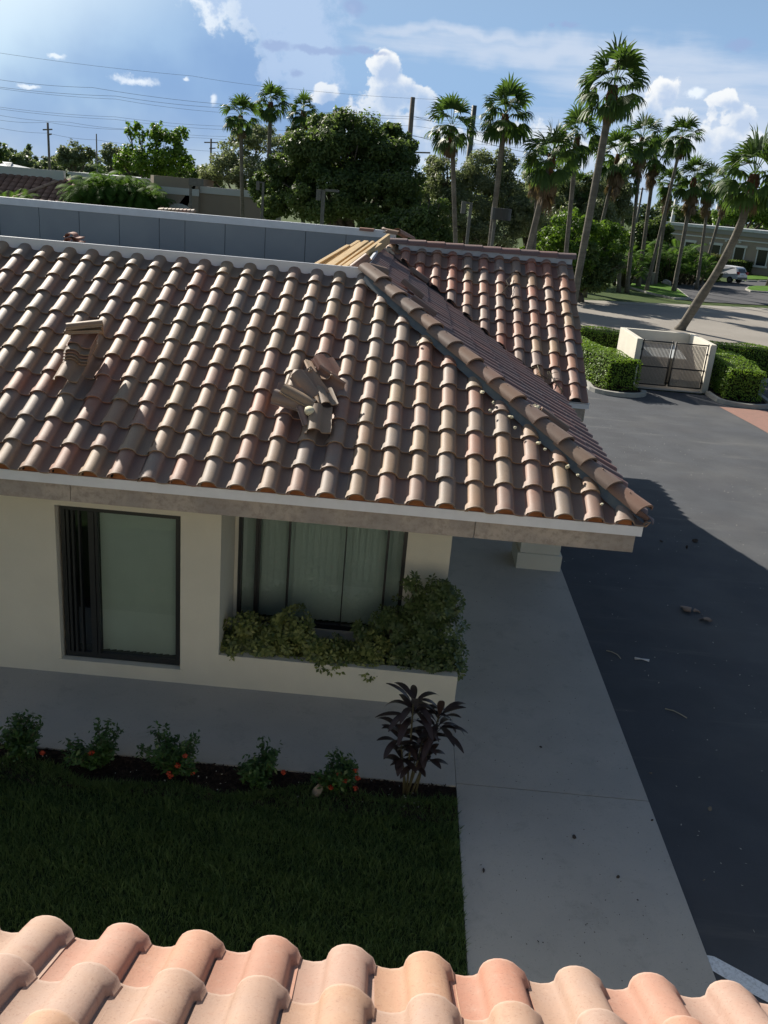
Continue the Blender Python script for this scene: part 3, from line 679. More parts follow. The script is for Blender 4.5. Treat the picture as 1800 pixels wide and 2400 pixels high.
# grass blades on the near lawn
def grass(name, n, x0, x1, y0, y1, h, w, label):
    rsg = np.random.RandomState(33); c = np.zeros((n, 3)); c[:, 0] = rsg.uniform(x0, x1, n); c[:, 1] = rsg.uniform(y0, y1, n); c[:, 2] = -.02
    c[:, 1] = np.minimum(c[:, 1], 7.66-.12*np.sin((c[:, 0]+12)/12.97*60*.31)-.09*np.sin((c[:, 0]+12)/12.97*60*.9+1)+rsg.normal(0, .03, n))
    an = rsg.uniform(0, 2*PI, n); d = np.stack([np.cos(an), np.sin(an), np.zeros(n)], 1); le = rsg.normal(0, .4, (n, 2)); hh = h*rsg.uniform(.5, 1.3, n)
    clump = (np.sin(c[:, 0]*9.1)+np.sin(c[:, 1]*11.3+c[:, 0]*3)+2)/4
    hh *= .7+.6*clump
    p0 = c-d*w/2; p1 = c+d*w/2; tip = c+np.stack([le[:, 0]*hh, le[:, 1]*hh, hh], 1); mid = c+np.stack([le[:, 0]*hh*.3, le[:, 1]*hh*.3, hh*.6], 1)
    V = np.stack([p0, p1, mid+d*w*.4, tip, mid-d*w*.4], 1).reshape(-1, 3); Fq = np.arange(5*n).reshape(n, 5)
    return tag(npmesh(name, V, Fq, L_GRASS), label, 'grass', kind='stuff')
grass('lawn_grass', 110000, -6.2, .97, 4.9, 7.9, .075, .007, 'short dark green lawn grass in shade')
# mulch chips
n = 9000; c = np.zeros((n, 3)); c[:, 0] = RS.uniform(-6.5, .95, n); c[:, 1] = RS.uniform(7.45, 8.05, n); c[:, 2] = RS.uniform(-.005, .02, n)
V, Fq = leaves(c, np.tile([0, 0, 1.], (n, 1)), .05, .018, jitter=.35)
tag(npmesh('mulch_chips', V, Fq, mat('mulch_chip', (.06, .042, .033), .9, .1, vscale=15, color2=(.03, .022, .02))), 'loose dark wood mulch chips covering the bed', 'mulch', kind='stuff')

# ------------------------------------------------------------------ loose tiles, lumber and bits on the roofs
sF = (RZ-EZ)/(RYc-EY)
def FR(x, y, off=.0):
    """point on the front roof plane seen at x, y; off = height above it"""
    d = ray(x, y); t = (EZ+off - sF*EY - CH)/(d.z - sF*d.y); return CAMP + d*t
PF = math.atan(sF)
def rot_on_roof(yaw, tiltx=0.0, tilty=0.0):
    M = Matrix.Rotation(PF, 3, 'X') @ Matrix.Rotation(yaw, 3, 'Z') @ Matrix.Rotation(tilty, 3, 'Y') @ Matrix.Rotation(tiltx, 3, 'X')
    return M.to_euler()
K = lambda x, y: ((80+x*360/1659)*.92167, (700+y*360/1659)*.92167)       # crop round the left stack
K2 = lambda x, y: ((640+x*360/1659)*.92167, (800+y*360/1659)*.92167)     # crop round the broken pile
gL = 'tiles stacked on the left of the front roof'
base = FR(*K(400, 770), .13)
loose_tile('roof_tile', 'lowest loose tile of the left stack, lying flat and sunlit at its lower end', base, rot_on_roof(-.03), tint=.1, group=gL)
up = Vector((0, -math.sin(PF), math.cos(PF))); al = Vector((0, math.cos(PF), math.sin(PF)))
words = ['second', 'third', 'fourth', 'fifth']
for k in range(4):
    loose_tile('roof_tile', words[k]+' loose tile from the bottom of the left stack, one of the nested ones', base+al*(.30+.015*k)+up*(.03+.036*k)+Vector((.02+.004*k, 0, 0)), rot_on_roof(-.02+.015*k, .02), tint=.15+.2*k, group=gL)
loose_tile('roof_tile', 'sixth loose tile of the left stack, set back under the two crossing ones', base+al*.42+up*.18+Vector((.05, 0, 0)), rot_on_roof(-.02, .0), tint=.55, group=gL)
loose_tile('roof_tile', 'lower of two tiles lying crosswise on top of the left stack', base+al*.47+up*.205+Vector((.05, 0, 0)), (Matrix.Rotation(R(-13), 3, 'X') @ Matrix.Rotation(R(-8), 3, 'Y') @ Matrix.Rotation(R(-80), 3, 'Z')).to_euler(), tint=.85, group=gL)
loose_tile('roof_tile', 'topmost loose tile lying crosswise on the left stack', base+al*.50+up*.265+Vector((.06, 0, 0)), (Matrix.Rotation(R(-10), 3, 'X') @ Matrix.Rotation(R(-12), 3, 'Y') @ Matrix.Rotation(R(-74), 3, 'Z')).to_euler(), tint=.85, group=gL)
gP = 'tiles heaped on the middle of the front roof'
def pt(x, y, off): return FR(*K2(x, y), off)
loose_tile('roof_tile', 'upended loose tile at the top of the middle heap, seen from its hollow side', pt(490, 290, .17), rot_on_roof(.18, .35, PI+.25), tint=.2, group=gP)
loose_tile('roof_tile', 'pink loose tile half under the heap at its upper right', pt(600, 300, .10), rot_on_roof(.55, .1, .2), tint=.5, group=gP)
loose_tile('roof_tile', 'rounded loose tile leaning left in the centre of the middle heap', pt(390, 470, .21), rot_on_roof(.62, .25, -.25), tint=.25, group=gP)
loose_tile('roof_tile', 'loose tile under the centre of the middle heap, touching the roof', pt(270, 480, .12), rot_on_roof(-.1, .05, .05), tint=.02, group=gP)
loose_tile('roof_tile', 'loose tile sticking out flat to the left of the middle heap', pt(200, 610, .17), rot_on_roof(1.36, .1, -.35), tint=.65, group=gP)
loose_tile('roof_tile', 'thin edge-on loose tile just under the left end of the middle heap', pt(290, 600, .18), rot_on_roof(1.25, .2, .35), tint=.8, group=gP)
loose_tile('roof_tile', 'dark loose tile turned over at the right of the middle heap', pt(560, 440, .16), rot_on_roof(.9, -.1, PI-.3), tint=.95, group=gP)
loose_tile('roof_tile', 'short loose tile at the right edge of the middle heap above the round dab', pt(560, 600, .16), rot_on_roof(.35, -.05, .0), tint=.0, group=gP, scale=.8)
loose_tile('roof_tile', 'loose tile carrying the round pale foam dab at the bottom of the middle heap', pt(490, 850, .15), rot_on_roof(.06, .04, -.08), tint=.03, group=gP)
loose_tile('roof_tile', 'narrow edge-on loose tile at the bottom left of the middle heap', pt(350, 850, .10), rot_on_roof(.45, .1, .9), tint=.4, group=gP, scale=.75)
mbx = MB(); c = pt(392, 740, .235); r = .058
ring = lambda rr2, h: [c+up*h+Vector((1, 0, 0))*(rr2*math.cos(2*PI*k/16)*(1+.06*math.sin(3*k)))+al*(rr2*math.sin(2*PI*k/16)) for k in range(16)]
vs = ring(r*.9, -.04)+ring(r, -.01)+ring(r*.85, .016)+[c+up*.022]
mbx.add(vs, [(q*16+k, q*16+(k+1) % 16, (q+1)*16+(k+1) % 16, (q+1)*16+k) for q in range(2) for k in range(16)]+[(32+k, 32+(k+1) % 16, 48) for k in range(16)], True)
tag(mbx.build('foam_dab', CREAMF), 'round pale foam dab stuck to a loose tile in the middle heap', 'foam dab')
# loose tiles elsewhere
def side_rot(yaw, t=0): return (Matrix.Rotation(-math.atan((RZ-EZ)/(XR-XC)), 3, 'Y').inverted() @ Matrix.Rotation(yaw, 3, 'Z') @ Matrix.Rotation(t, 3, 'X')).to_euler()
sS = (RZ-EZ)/(XR-XC)
def SR(x, y, off=0.):
    d = ray(x, y); t = (EZ+off+sS*XR - CH)/(d.z + sS*d.x); return CAMP + d*t
def K3(x, y): return ((720+x*400/1659)*.92167, (520+y*400/1659)*.92167)
loose_tile('roof_tile', 'slipped tile lying on the dark side slope just below the upper hip caps', SR(*K3(1130, 830), .16), side_rot(1.45, .0), TILE_DK, tint=.6, group='slipped tiles')
loose_tile('roof_tile', 'slipped tile lying across the upper part of the dark side slope', SR(*K3(1020, 660), .16), side_rot(1.5, .05), TILE_DK, tint=.4, group='slipped tiles')
loose_tile('roof_tile', 'slipped tile at the valley, end pointing to the wing roof', SR(*K3(1090, 530), .15), side_rot(1.45, .0), TILE_DK, tint=.5, group='slipped tiles')
loose_tile('roof_tile', 'tipped tile standing in the valley gap of the wing roof', SR(*K3(1370, 700), .12), (R(35), R(50), R(20)), TILE_RED, tint=.3, group='slipped tiles')
loose_tile('roof_tile', 'twisted grey tile hanging over the corner of the white curb', P(*K3(520, 400), 12.9), (R(38), R(10), R(-55)), TILE_DK, tint=.7, scale=.7)
loose_tile('roof_tile', 'dark tile lying behind the first hip cap beside the white curb', P(*K3(660, 480), 13.0), (R(-12), R(24), R(-60)), TILE_DK, tint=.2)
loose_tile('roof_tile', 'dark slipped tile lying below the middle hip caps on the side slope', SR((1100+700*460/1659)*.92167, (900+310*460/1659)*.92167, .15), side_rot(1.5), TILE_DK, tint=.1, group='slipped tiles')
loose_tile('roof_tile', 'small tile lying on the right end of the far white parapet cap', P(533, 0, 20.6)*0+P(*K3(585, 85), 20.63), (0, 0, R(80)), tint=.5, scale=.8)
loose_tile('roof_tile', 'broken tile on the far corner of the parapet', P(*K3(820, 100), 20.65), (R(5), R(-8), R(70)), tint=.2, scale=.9)
loose_tile('roof_tile', 'brown tile tilted beside the broken one on the far parapet corner', P(*K3(770, 92), 20.7), (R(15), R(25), R(30)), TILE_DK, tint=.2, scale=.6)
for k in range(4):
    loose_tile('roof_tile', ['lowest', 'second from the bottom', 'third from the bottom', 'topmost'][k]+' red tile of the small stack standing on the flat roof at the grey boards', P(160, 540-9.5*k, 16.4), (0, 0, R(4*k-3)), tile_mat('red_stacked_tile', [(.34, .14, .09), (.3, .15, .1)], (.4, .3, .25)) if k == 0 else bpy.data.materials['red_stacked_tile'], tint=.2*k, group='red tiles stacked on the flat roof')
# timbers
def K4(x, y): return K3(x, y)
boards = [((70, 425), (400, 232), .075, .04, 15.2, 16.6), ((110, 432), (500, 190), .07, .04, 15.3, 17.0), ((190, 440), (535, 208), .12, .04, 15.2, 16.9), ((235, 445), (575, 205), .09, .09, 15.0, 16.8), ((300, 455), (640, 208), .05, .09, 14.9, 16.9), ((330, 468), (700, 215), .12, .04, 14.7, 16.8), ((380, 478), (790, 165), .06, .19, 14.4, 18.0)]
nm = ['leftmost', 'second from the left', 'third from the left', 'thick middle', 'fifth from the left', 'second from the right']
for k, (a, b, w, h, ya, yb) in enumerate(boards):
    p, q = P(*K3(*a), ya), P(*K3(*b), yb); d = (q-p).normalized(); p = p - d*1.1
    mbx = MB(); mbx.bar(p, q, w, h)
    o = mbx.build('timber', PINE, bevel=.004)
    tag(o, 'deep pale beam leaning against the far roof corner, rightmost of the timbers' if k == 6 else '%s of the fresh pale boards behind the white curb' % nm[k], 'timber', 'fresh timbers on the flat roof')
# crumbs of mortar and foam along the hip
rb = np.random.RandomState(44)
def blob(name, c, r, ma, label, cat, group=None, flat=.6):
    bm = bmesh.new(); bmesh.ops.create_icosphere(bm, subdivisions=2, radius=r)
    for v in bm.verts: v.co *= 1+rb.uniform(-.25, .25); v.co.z *= flat
    me = bpy.data.meshes.new(name); bm.to_mesh(me); bm.free(); me.materials.append(ma)
    o = bpy.data.objects.new(name, me); COL.objects.link(o); o.location = c; o.rotation_euler = (rb.uniform(0, 3), 0, rb.uniform(0, 3)); tag(o, label, cat, group); return o
def K6(x, y): return ((1100+x*460/1659)*.92167, (900+y*460/1659)*.92167)
def K7(x, y): return ((800+x*700/1659)*.92167, (500+y*700/1659)*.92167)
crumbs = [K6(110, 70), K6(350, 278), K6(585, 498), K6(830, 700), K6(200, 160), K6(175, 222), K6(640, 552), K6(920, 768), K6(1120, 1015), K7(395, 552), K7(845, 1050), K7(965, 1190), K7(1130, 1310), K7(1310, 1455), K7(425, 715), K7(780, 990)]
CW = ['highest', 'second', 'third', 'fourth', 'fifth', 'sixth', 'seventh', 'eighth', 'ninth', 'tenth', 'eleventh', 'twelfth', 'thirteenth', 'fourteenth', 'last but one', 'lowest']
order = sorted(range(16), key=lambda k: crumbs[k][1])
for k, (x, y) in enumerate(crumbs):
    blob('mortar_crumb', FR(x, y, .10), .030 if k < 4 else .018, CREAMF, '%s pale mortar crumb beside the hip caps, counting down the front slope' % CW[order.index(k)], 'mortar crumb', 'mortar crumbs along the hip')
blob('mortar_lump', SR(*K6(560, 205), .12), .055, CREAMF, 'pale lump of mortar on the side slope beside the middle hip caps', 'mortar lump')
# dry twigs on the wing roof
def twig(label, pts, rad=.006, ma=STEM, nbr=4):
    mbx = MB(); mbx.tube(pts, rad, 5)
    for k in range(nbr):
        i = rb.randint(0, len(pts)-1); a = Vector(pts[i]).lerp(Vector(pts[i+1]), rb.uniform(.2, .8)); dirv = Vector((rb.normal(0, 1), rb.normal(0, 1), rb.normal(0, .4))).normalized()
        mbx.tube([a, a+dirv*.08, a+dirv*.14+Vector((0, 0, -.02))], rad*.6, 4)
    return tag(mbx.build('twig', ma), label, 'twig')
sWg = (WZR-EZ)/(WYR-WY)
def WR(x, y, off=.12):
    d = ray(x, y); t = (EZ+off-sWg*WY-CH)/(d.z-sWg*d.y); return CAMP+d*t
def K8(x, y): return ((1180+x*300/1508)*.92167, (560+y*300/1508)*.92167)
twig('dry vine lying across the lower wing roof tiles near the valley', [WR(*K8(*a)) for a in ((400, 1490), (440, 1600), (520, 1650), (560, 1600), (540, 1560), (600, 1680), (660, 1740), (700, 1800), (670, 1830))], .008, nbr=9)
twig('curled dry frond strand hanging on the upper wing roof', [WR(*K8(*a)) for a in ((90, 440), (30, 490), (60, 540), (20, 590), (-20, 640))], .006)

# ------------------------------------------------------------------ bits on the pavement
TWIGC = mat('pale_straw', (.36, .34, .26), .8, .2)
def shard(label, p, s, tint, yaw):
    mbx = MB(); vs = []; n = 5
    for r0 in (0, 1):
        for k in range(n+1):
            a = R(40)+R(100)*k/n; vs.append((s*math.cos(a), r0*s*(.9+.35*math.sin(k*2.1+r0)), s*.8*math.sin(a)-s*.5))
    mbx.add(vs, [(k, k+1, n+2+k, n+1+k) for k in range(n)]); mbx.add([(x, y, z-.018) for x, y, z in vs], [(k+1, k, n+1+k, n+2+k) for k in range(n)])
    mbx.add(vs[:n+1]+[(x, y, z-.018) for x, y, z in vs[:n+1]], [(k, k+1, n+2+k, n+1+k) for k in range(n)])
    o = mbx.build('tile_shard', TILE_DK); o.location = (p.x, p.y, .03); o.rotation_euler = (0, .2, yaw); return tag(o, label, 'tile shard')
shard('larger brown tile shard lying on the shaded asphalt', G(1492, 1322), .15, .3, 1.2)
shard('small brown tile shard touching the larger one on the asphalt', G(1506, 1325), .07, .3, .2)
shard('long brown tile shard lying just below the larger one on the asphalt', G(1528, 1341), .11, .3, 2.2)
def bits(name, label, xy, r, ma, cat):
    p = G(*xy, .02); return blob(name, p, r*.5, ma, label, cat, flat=.3)
def K9(x, y): return ((1200+x*.52)*.92167, (1250+y*.52)*.92167)
SC = mat('dark_dry_leaf', (.06, .05, .045), .9, .1)
for (x, y, r, l) in ((130, 962, .035, 'dark dry leaf on the walkway above the joint'), (280, 1368, .05, 'largest dark dry leaf on the middle of the walkway'), (478, 1548, .035, 'dark dry leaf on the right half of the walkway below the joint'), (632, 1292, .03, 'small dark dry leaf at the walkway edge just below the joint'), (118, 1838, .02, 'small dark speck on the lower walkway towards the lawn'), (566, 1652, .018, 'small dark speck on the lower walkway towards the asphalt')):
    bits('dry_leaf', l, K9(x, y), r, SC, 'dry leaf')
bits('dry_leaf', 'curled brown dry leaf on the walkway nearest the lawn, far left of the specks', (1045, 1880), .05, SC, 'dry leaf')
for (x, y, r, l) in ((892, 1240, .045, 'grey dry leaf lying on the asphalt right of the walkway joint'), (865, 1562, .03, 'faint brown dry leaf low on the asphalt'), (625, 1080, .035, 'dark dry leaf on the asphalt close to the walkway edge')):
    bits('dry_leaf', l, K9(x, y), r, mat('grey_dry_leaf', (.16, .15, .13), .9), 'dry leaf')
def strand(label, pts):
    mbx = MB(); mbx.tube([G(*K9(*a), .012) for a in pts], .007, 5); tag(mbx.build('straw_strand', TWIGC), label, 'straw')
strand('long pale frond strand lying on the lower asphalt', [(690, 790), (730, 800), (765, 818), (788, 832)])
strand('thin curved pale strand on the asphalt near the walkway', [(425, 528), (450, 534), (475, 546), (490, 564)])
mbx = MB(); c = G(*K9(585, 566), .015); mbx.tube([c-Vector((.1, 0, 0)), c, c+Vector((.1, -.03, 0))], [.02, .008, .02], 6); tag(mbx.build('paper_scrap', mat('white_paper', (.6, .62, .65), .8)), 'small white twisted paper scrap on the asphalt', 'paper scrap')
for k, (x, y) in enumerate(((950, 1105), (620, 1112), (870, 1168))):
    p = G((1400+x*400/1659)*.92167, (1000+y*400/1659)*.92167, .03)
    blob('leaf_clump', p, .06 if k == 0 else .035, SC, ['wide dark clump of leaves on the asphalt just inside the shadow edge', 'small dark clump on the shaded asphalt nearest the roof corner', 'small dark clump on the asphalt below the wide one'][k], 'leaf clump', flat=.35)
gs = blob('stone', G(684, 1710, .04), .085, mat('tan_stone', (.30, .25, .20), .9, .1, .2, 9), 'tan tile fragment lying on the mulch between two flowering bushes', 'stone', flat=.5)

# ------------------------------------------------------------------ plants beside the building
def whorls(centers, normals, nleaf, L, W, rs, droop=.25):
    out = []
    for c, nrm in zip(centers, normals):
        a = np.cross(nrm, [0, 0, 1.]); 
        if np.linalg.norm(a) < .1: a = np.array([1., 0, 0])
        a /= np.linalg.norm(a); b = np.cross(nrm, a); ph = rs.uniform(0, 6.28); k0 = nleaf + rs.randint(-1, 2)
        for k in range(k0):
            t = ph+2*PI*k/k0; d = a*math.cos(t)+b*math.sin(t); d = d*.9 + nrm*.35 - np.array([0, 0, droop]); d /= np.linalg.norm(d)
            s = np.cross(d, nrm); s /= np.linalg.norm(s)+1e-9; l = L*rs.uniform(.75, 1.2); w = W*rs.uniform(.8, 1.2)
            p0 = c+d*l*.18; out += [p0, c+d*l*.62+s*w*.5, c+d*l, c+d*l*.62-s*w*.5]
    V = np.array(out); return V, np.arange(len(V)).reshape(-1, 4)
def shell(n, c, r, rs, lo=.6, up=False, pw=.4):
    d = rs.normal(0, 1, (n, 3)); d /= np.linalg.norm(d, axis=1)[:, None]
    if up: d[:, 2] = np.abs(d[:, 2])*1.0 - .25*(rs.uniform(0, 1, n) < .3)
    rad = lo+(1-lo)*rs.uniform(0, 1, (n, 1))**pw
    return np.array(c)+d*rad*np.array(r), d
def stems(mbx, base, tips, r0, rs, seg=5):
    for t in tips:
        a = Vector(base); b = Vector(t); mid = a.lerp(b, .5)+Vector((rs.normal(0, .05), rs.normal(0, .05), .04))*(b-a).length
        mbx.tube([a, mid, b], [r0, r0*.7, r0*.4], seg)
def schefflera(label, base, blobs, lm, seed, L=.085, W=.035, dens=230, cat='shrub'):
    rsx = np.random.RandomState(seed); t = thing('schefflera_shrub', label, cat, base, 'shrubs in the planter box')
    Vs, Fs, o = [], [], 0; tips = []
    for (c, r) in blobs:
        vol = (r[0]*r[1]+r[1]*r[2]+r[0]*r[2])*4
        n = int(dens*vol); subs, _ = shell(11, c, np.array(r)*.8, rsx, .5); subs = np.vstack([subs, [c]])
        which = rsx.randint(0, len(subs), n); loc, nn = shell(n, (0, 0, 0), (1, 1, 1), rsx, .5); rr3 = (np.array(r)[None, :]*.5+.03)*rsx.uniform(.6, 1.15, len(subs))[:, None]
        cc = subs[which]+loc*rr3[which]; cc[:, 2] = np.maximum(cc[:, 2], base[2]-.02)
        nn = nn*.6+np.array([0, -.35, .5]); nn /= np.linalg.norm(nn, axis=1)[:, None]
        V, Fq = whorls(cc, nn, 7, L, W, rsx); Vs.append(V-np.array(base)); Fs.append(Fq+o); o += len(V)
        tips += [Vector(c)+Vector((rsx.normal(0, .4)*r[0], rsx.normal(0, .4)*r[1], rsx.uniform(-.2, .7)*r[2]))-Vector(base) for _ in range(4)]
    mbx = MB(); stems(mbx, (0, 0, 0), tips, .012, rsx)
    st = mbx.build('stems', STEM); st.parent = t
    npmesh('foliage', np.vstack(Vs), np.vstack(Fs), lm, t)
    return t
Z0 = .36
def PLp(x, y, Y): p = P(x, y, Y); return (p.x, p.y, p.z)
schefflera('low yellow variegated shrub filling the left end of the planter box', (-1.62, 9.98, Z0), [((-1.62, 9.95, .60), (.34, .30, .30)), ((-1.35, 9.9, .50), (.30, .26, .22)), ((-1.75, 9.85, .45), (.2, .2, .16))], L_VAR, 1)
schefflera('rounded yellow variegated shrub second from the left in the planter', (-.95, 9.98, Z0), [((-.98, 9.95, .64), (.38, .30, .32)), ((-.75, 9.85, .50), (.3, .24, .2))], L_VAR, 2)
schefflera('lowest variegated shrub in the middle of the planter under the dark glass', (-.38, 9.92, Z0), [((-.42, 9.88, .46), (.30, .24, .2)), ((-.12, 9.88, .5), (.28, .24, .24))], L_VAR, 3)
schefflera('taller dark green shrub right of the planter middle with a loose top', (.15, 10.05, Z0), [((.12, 10.05, .62), (.28, .25, .32)), ((.05, 10.1, .92), (.12, .12, .14)), ((-.22, 10.05, .72), (.12, .12, .14)), ((.3, 10.1, .95), (.16, .18, .22))], L_VAR2, 4, dens=200)
schefflera('tallest bushy shrub at the right end of the planter spilling over its corner', (.72, 10.05, Z0), [((.66, 10.1, .85), (.34, .30, .48)), ((.74, 10.1, 1.25), (.24, .24, .26)), ((.5, 9.85, .6), (.3, .22, .25)), ((.88, 9.92, .60), (.18, .2, .22)), ((.45, 10.05, 1.15), (.12, .12, .16)), ((.35, 10.1, 1.45), (.09, .09, .10)), ((.62, 9.86, .46), (.14, .12, .1)), ((.98, 9.85, .5), (.1, .1, .12))], L_VAR2, 5, dens=230)
# ixora bushes in the mulch
def ixora(label, x, y, h, w, seed, flowers):
    rsx = np.random.RandomState(seed); t = thing('ixora_bush', label, 'bush', (x, y, 0), 'red flowering bushes in the mulch bed')
    nst = 15; mbx = MB(); Vs, Fs, o = [], [], 0; tips = []
    for k in range(nst):
        a = rsx.uniform(0, 6.28); rr2 = w*rsx.uniform(.2, 1.0); hh = h*rsx.uniform(.6, 1.05)*(1-.25*(rr2/w)**2)
        tip = np.array([rr2*math.cos(a), rr2*math.sin(a), hh]); tips.append(tip)
        mbx.tube([(0, 0, 0), tuple(tip*np.array([.45, .45, .5])), tuple(tip)], [.01, .007, .004], 4)
        n = 95; tt = rsx.uniform(.35, 1.05, n)[:, None]; c = tip*tt*np.array([1, 1, 1.]); c[:, :2] = tip[:2]*(tt**1.2); c += rsx.normal(0, .035, (n, 3))
        nr = np.tile([0, 0, 1.], (n, 1))+rsx.normal(0, .5, (n, 3)); V, Fq = leaves(c, nr, .062, .028, rsx, jitter=.3); Vs.append(V); Fs.append(Fq+o); o += len(V)
    mbx.build('stems', STEM).parent = t
    npmesh('foliage', np.vstack(Vs), np.vstack(Fs), L_IX, t)
    for (fx, fz) in flowers:
        cc = np.array([fx*w*.9, -math.sqrt(max(.05, 1-fx*fx))*w*.5, fz*h*.9+.06])
        pts2, nn = shell(26, cc, (.028, .028, .022), rsx, .7); V, Fq = leaves(pts2, nn, .028, .020, rsx, jitter=.3)
        npmesh('flower_cluster', V, Fq, L_FLOWER, t)
    return t
ix = [('large flowering bush at the far left of the bed, one low flower on its right', (50, 1640), .62, .40, [(.8, .32)]),
      ('loose flowering bush second from the left with a low side shoot and one flower', (222, 1650), .55, .36, [(-.1, .6)]),
      ('widest flowering bush, third from the left, with several red flowers', (372, 1665), .60, .42, [(.55, .7), (.35, .45), (.1, .22), (.75, .2), (.15, .15)]),
      ('narrow upright bush right of the widest one with a single flower at its side', (560, 1690), .52, .32, [(.95, .35)]),
      ('compact round bush nearest the purple plant with many red flowers', (735, 1700), .46, .30, [(-.05, .72), (.6, .85), (.7, .55), (-.35, .2), (.65, .18), (.2, .5)])]
for k, (l, (x, y), h, w, fl) in enumerate(ix):
    p = G(x, y, 0); ixora(l, p.x, 7.82, h*.82, w*.95, 60+k, fl)
# purple cordyline
p = G(880, 1712); t = thing('cordyline_plant', 'tall dark purple leafed plant at the walkway corner of the mulch bed', 'plant', (p.x, 7.86, 0))
rsx = np.random.RandomState(77)
def ti_leaf(base, d, L, W, sag):
    """arching lance leaf, folded along its midrib"""
    n = 8; base = Vector(base); d = Vector(d).normalized(); pts = []; q = base.copy(); dd = d.copy()
    for k in range(n+1):
        pts.append((q.copy(), dd.copy())); q = q + dd*(L/n); dd = (dd+Vector((0, 0, -sag/n))).normalized()
    vs = []
    for k, (q, e) in enumerate(pts):
        s = e.cross(Vector((0, 0, 1))).normalized(); f = k/n; w = W*(.12 if f < .16 else math.sin(PI*min(1, (f-.1)/.92))**.8+.02)
        nrm = s.cross(e); vs += [q-s*w/2+nrm*w*.12, q, q+s*w/2+nrm*w*.12]
    return vs, [(3*k+j, 3*k+j+1, 3*k+j+4, 3*k+j+3) for k in range(n) for j in (0, 1)]
heads = [((-.04, 0, 1.14), .42, 20), ((.24, .02, .98), .40, 19), ((-.14, .03, .74), .30, 13), ((.09, -.04, .70), .30, 12), ((.04, .0, .46), .26, 11), ((-.10, -.03, .50), .26, 10), ((.17, 0, .52), .24, 9)]
st = MB()
for (hp, L, nl) in heads:
    st.tube([(hp[0]*.3+rsx.normal(0, .02), hp[1]*.3, 0), (hp[0]*.6, hp[1], hp[2]*.5), hp], [.013, .011, .008], 6)
    for k in range(nl):
        a = 2*PI*(k*.382)+rsx.uniform(-.3, .3); elv = rsx.uniform(.15, 1.35)*(1-.35*(k/nl))
        vs, fs = ti_leaf((hp[0], hp[1], hp[2]-.012*k), (math.cos(a)*math.cos(elv), math.sin(a)*math.cos(elv), math.sin(elv)), L*rsx.uniform(.75, 1.1), .075, rsx.uniform(.9, 1.9))
        lf_ = MB(); lf_.add(vs, fs, True); o = lf_.build('leaf', L_TI); o.parent = t
st.build('stems', STEM).parent = t

# ------------------------------------------------------------------ trees
def crown_mesh(name, parent, blobs, leaf, lm, dens, seed, sub=14, lo=.45, aspect=.5, offset=(0, 0, 0), flatb=False):
    """blobs in world space; each is broken into sub clumps so light and dark clumps and gaps form"""
    rsx = np.random.RandomState(seed); C, Nn = [], []
    for (c, r) in blobs:
        c = np.array(c, float); r = np.array(r, float)
        subs, sd = shell(int(sub*1.9), c, r*.86, rsx, .3); rad = r.mean()*.29*rsx.uniform(.4, 1.3, (len(subs), 1))
        for sc, rd in zip(subs, rad):
            rd = rd[0]; n = int(dens*rd*rd*4*PI); rv = np.array([rd*1.1, rd*1.1, rd*.85])
            p, d = shell(n, sc, rv, rsx, lo*.7); p = p+rsx.normal(0, .16*rd, p.shape); C.append(p); Nn.append(d*.6+np.array([0, 0, .45])+(p-c)/(r+1e-6)*.3)
    C = np.vstack(C)-np.array(offset); Nn = np.vstack(Nn)
    V, Fq = leaves(C, Nn, leaf, leaf*aspect, rsx, jitter=.55)
    return npmesh(name, V, Fq, lm, parent)
def tree(name, label, base, blobs, leaf, lm, dens, seed, trunk_r=.25, group=None, cat='tree', sub=14, nl=None, aspect=.5):
    b = Vector(base); t = thing(name, label, cat, b, group); rsx = np.random.RandomState(seed+500)
    mbx = MB(); low = min(c[2]-r[2]*.3 for c, r in blobs); fork = Vector((rsx.normal(0, .2), rsx.normal(0, .2), max(.6, (low-b.z)*.55)))
    mbx.tube([(0, 0, -.1), fork*.5+Vector((.05, 0, 0)), fork], [trunk_r*1.25, trunk_r, trunk_r*.85], 9)
    for (c, r) in blobs[:10]:
        tip = Vector(c)-b; mid = fork.lerp(tip, .5)+Vector((rsx.normal(0, .2), rsx.normal(0, .2), -.1*r[2])); mbx.tube([fork, mid, tip], [trunk_r*.6, trunk_r*.35, trunk_r*.12], 6)
        for k in range(4):
            e = tip+Vector((rsx.normal(0, .5)*r[0], rsx.normal(0, .5)*r[1], rsx.normal(.1, .45)*r[2])); mbx.tube([mid.lerp(tip, .5), e], [trunk_r*.2, trunk_r*.06], 5)
    mbx.build('trunk', BARK).parent = t
    crown_mesh('crown', t, blobs, leaf, lm, dens, seed, sub=sub, offset=tuple(b), aspect=aspect)
    return t
def B(x, y, Y, rx, ry, rd=None):
    """crown clump seen at x, y with on-screen radii rx, ry at distance Y"""
    c = P(x, y, Y); k = (c-CAMP).dot(F_)*1.085/FPX; a, b2 = rx*k, ry*k; return ((c.x, c.y, c.z), (a, rd if rd else (a+b2)*.45, b2))
def base_at(x, Y): p = P(x, 430, Y); return (p.x, Y, -.05)
tree('fig_tree', 'broad dark green tree behind the far parapet, the largest crown left of centre', base_at(770, 60), [B(760, 330, 60, 85, 80), B(680, 330, 60, 70, 60), B(835, 350, 61, 60, 65), B(640, 400, 60, 60, 50), B(700, 420, 58, 90, 60), B(800, 430, 58, 90, 70), B(880, 440, 60, 55, 70), B(740, 280, 61, 50, 38), B(870, 330, 62, 34, 40), B(700, 270, 61, 42, 28), B(590, 440, 59, 40, 35), B(612, 372, 61, 44, 42), B(570, 405, 61, 36, 34), B(640, 300, 63, 34, 28), B(845, 285, 63, 30, 26)], .26, L_FIG, 85, 101, .5, sub=20)
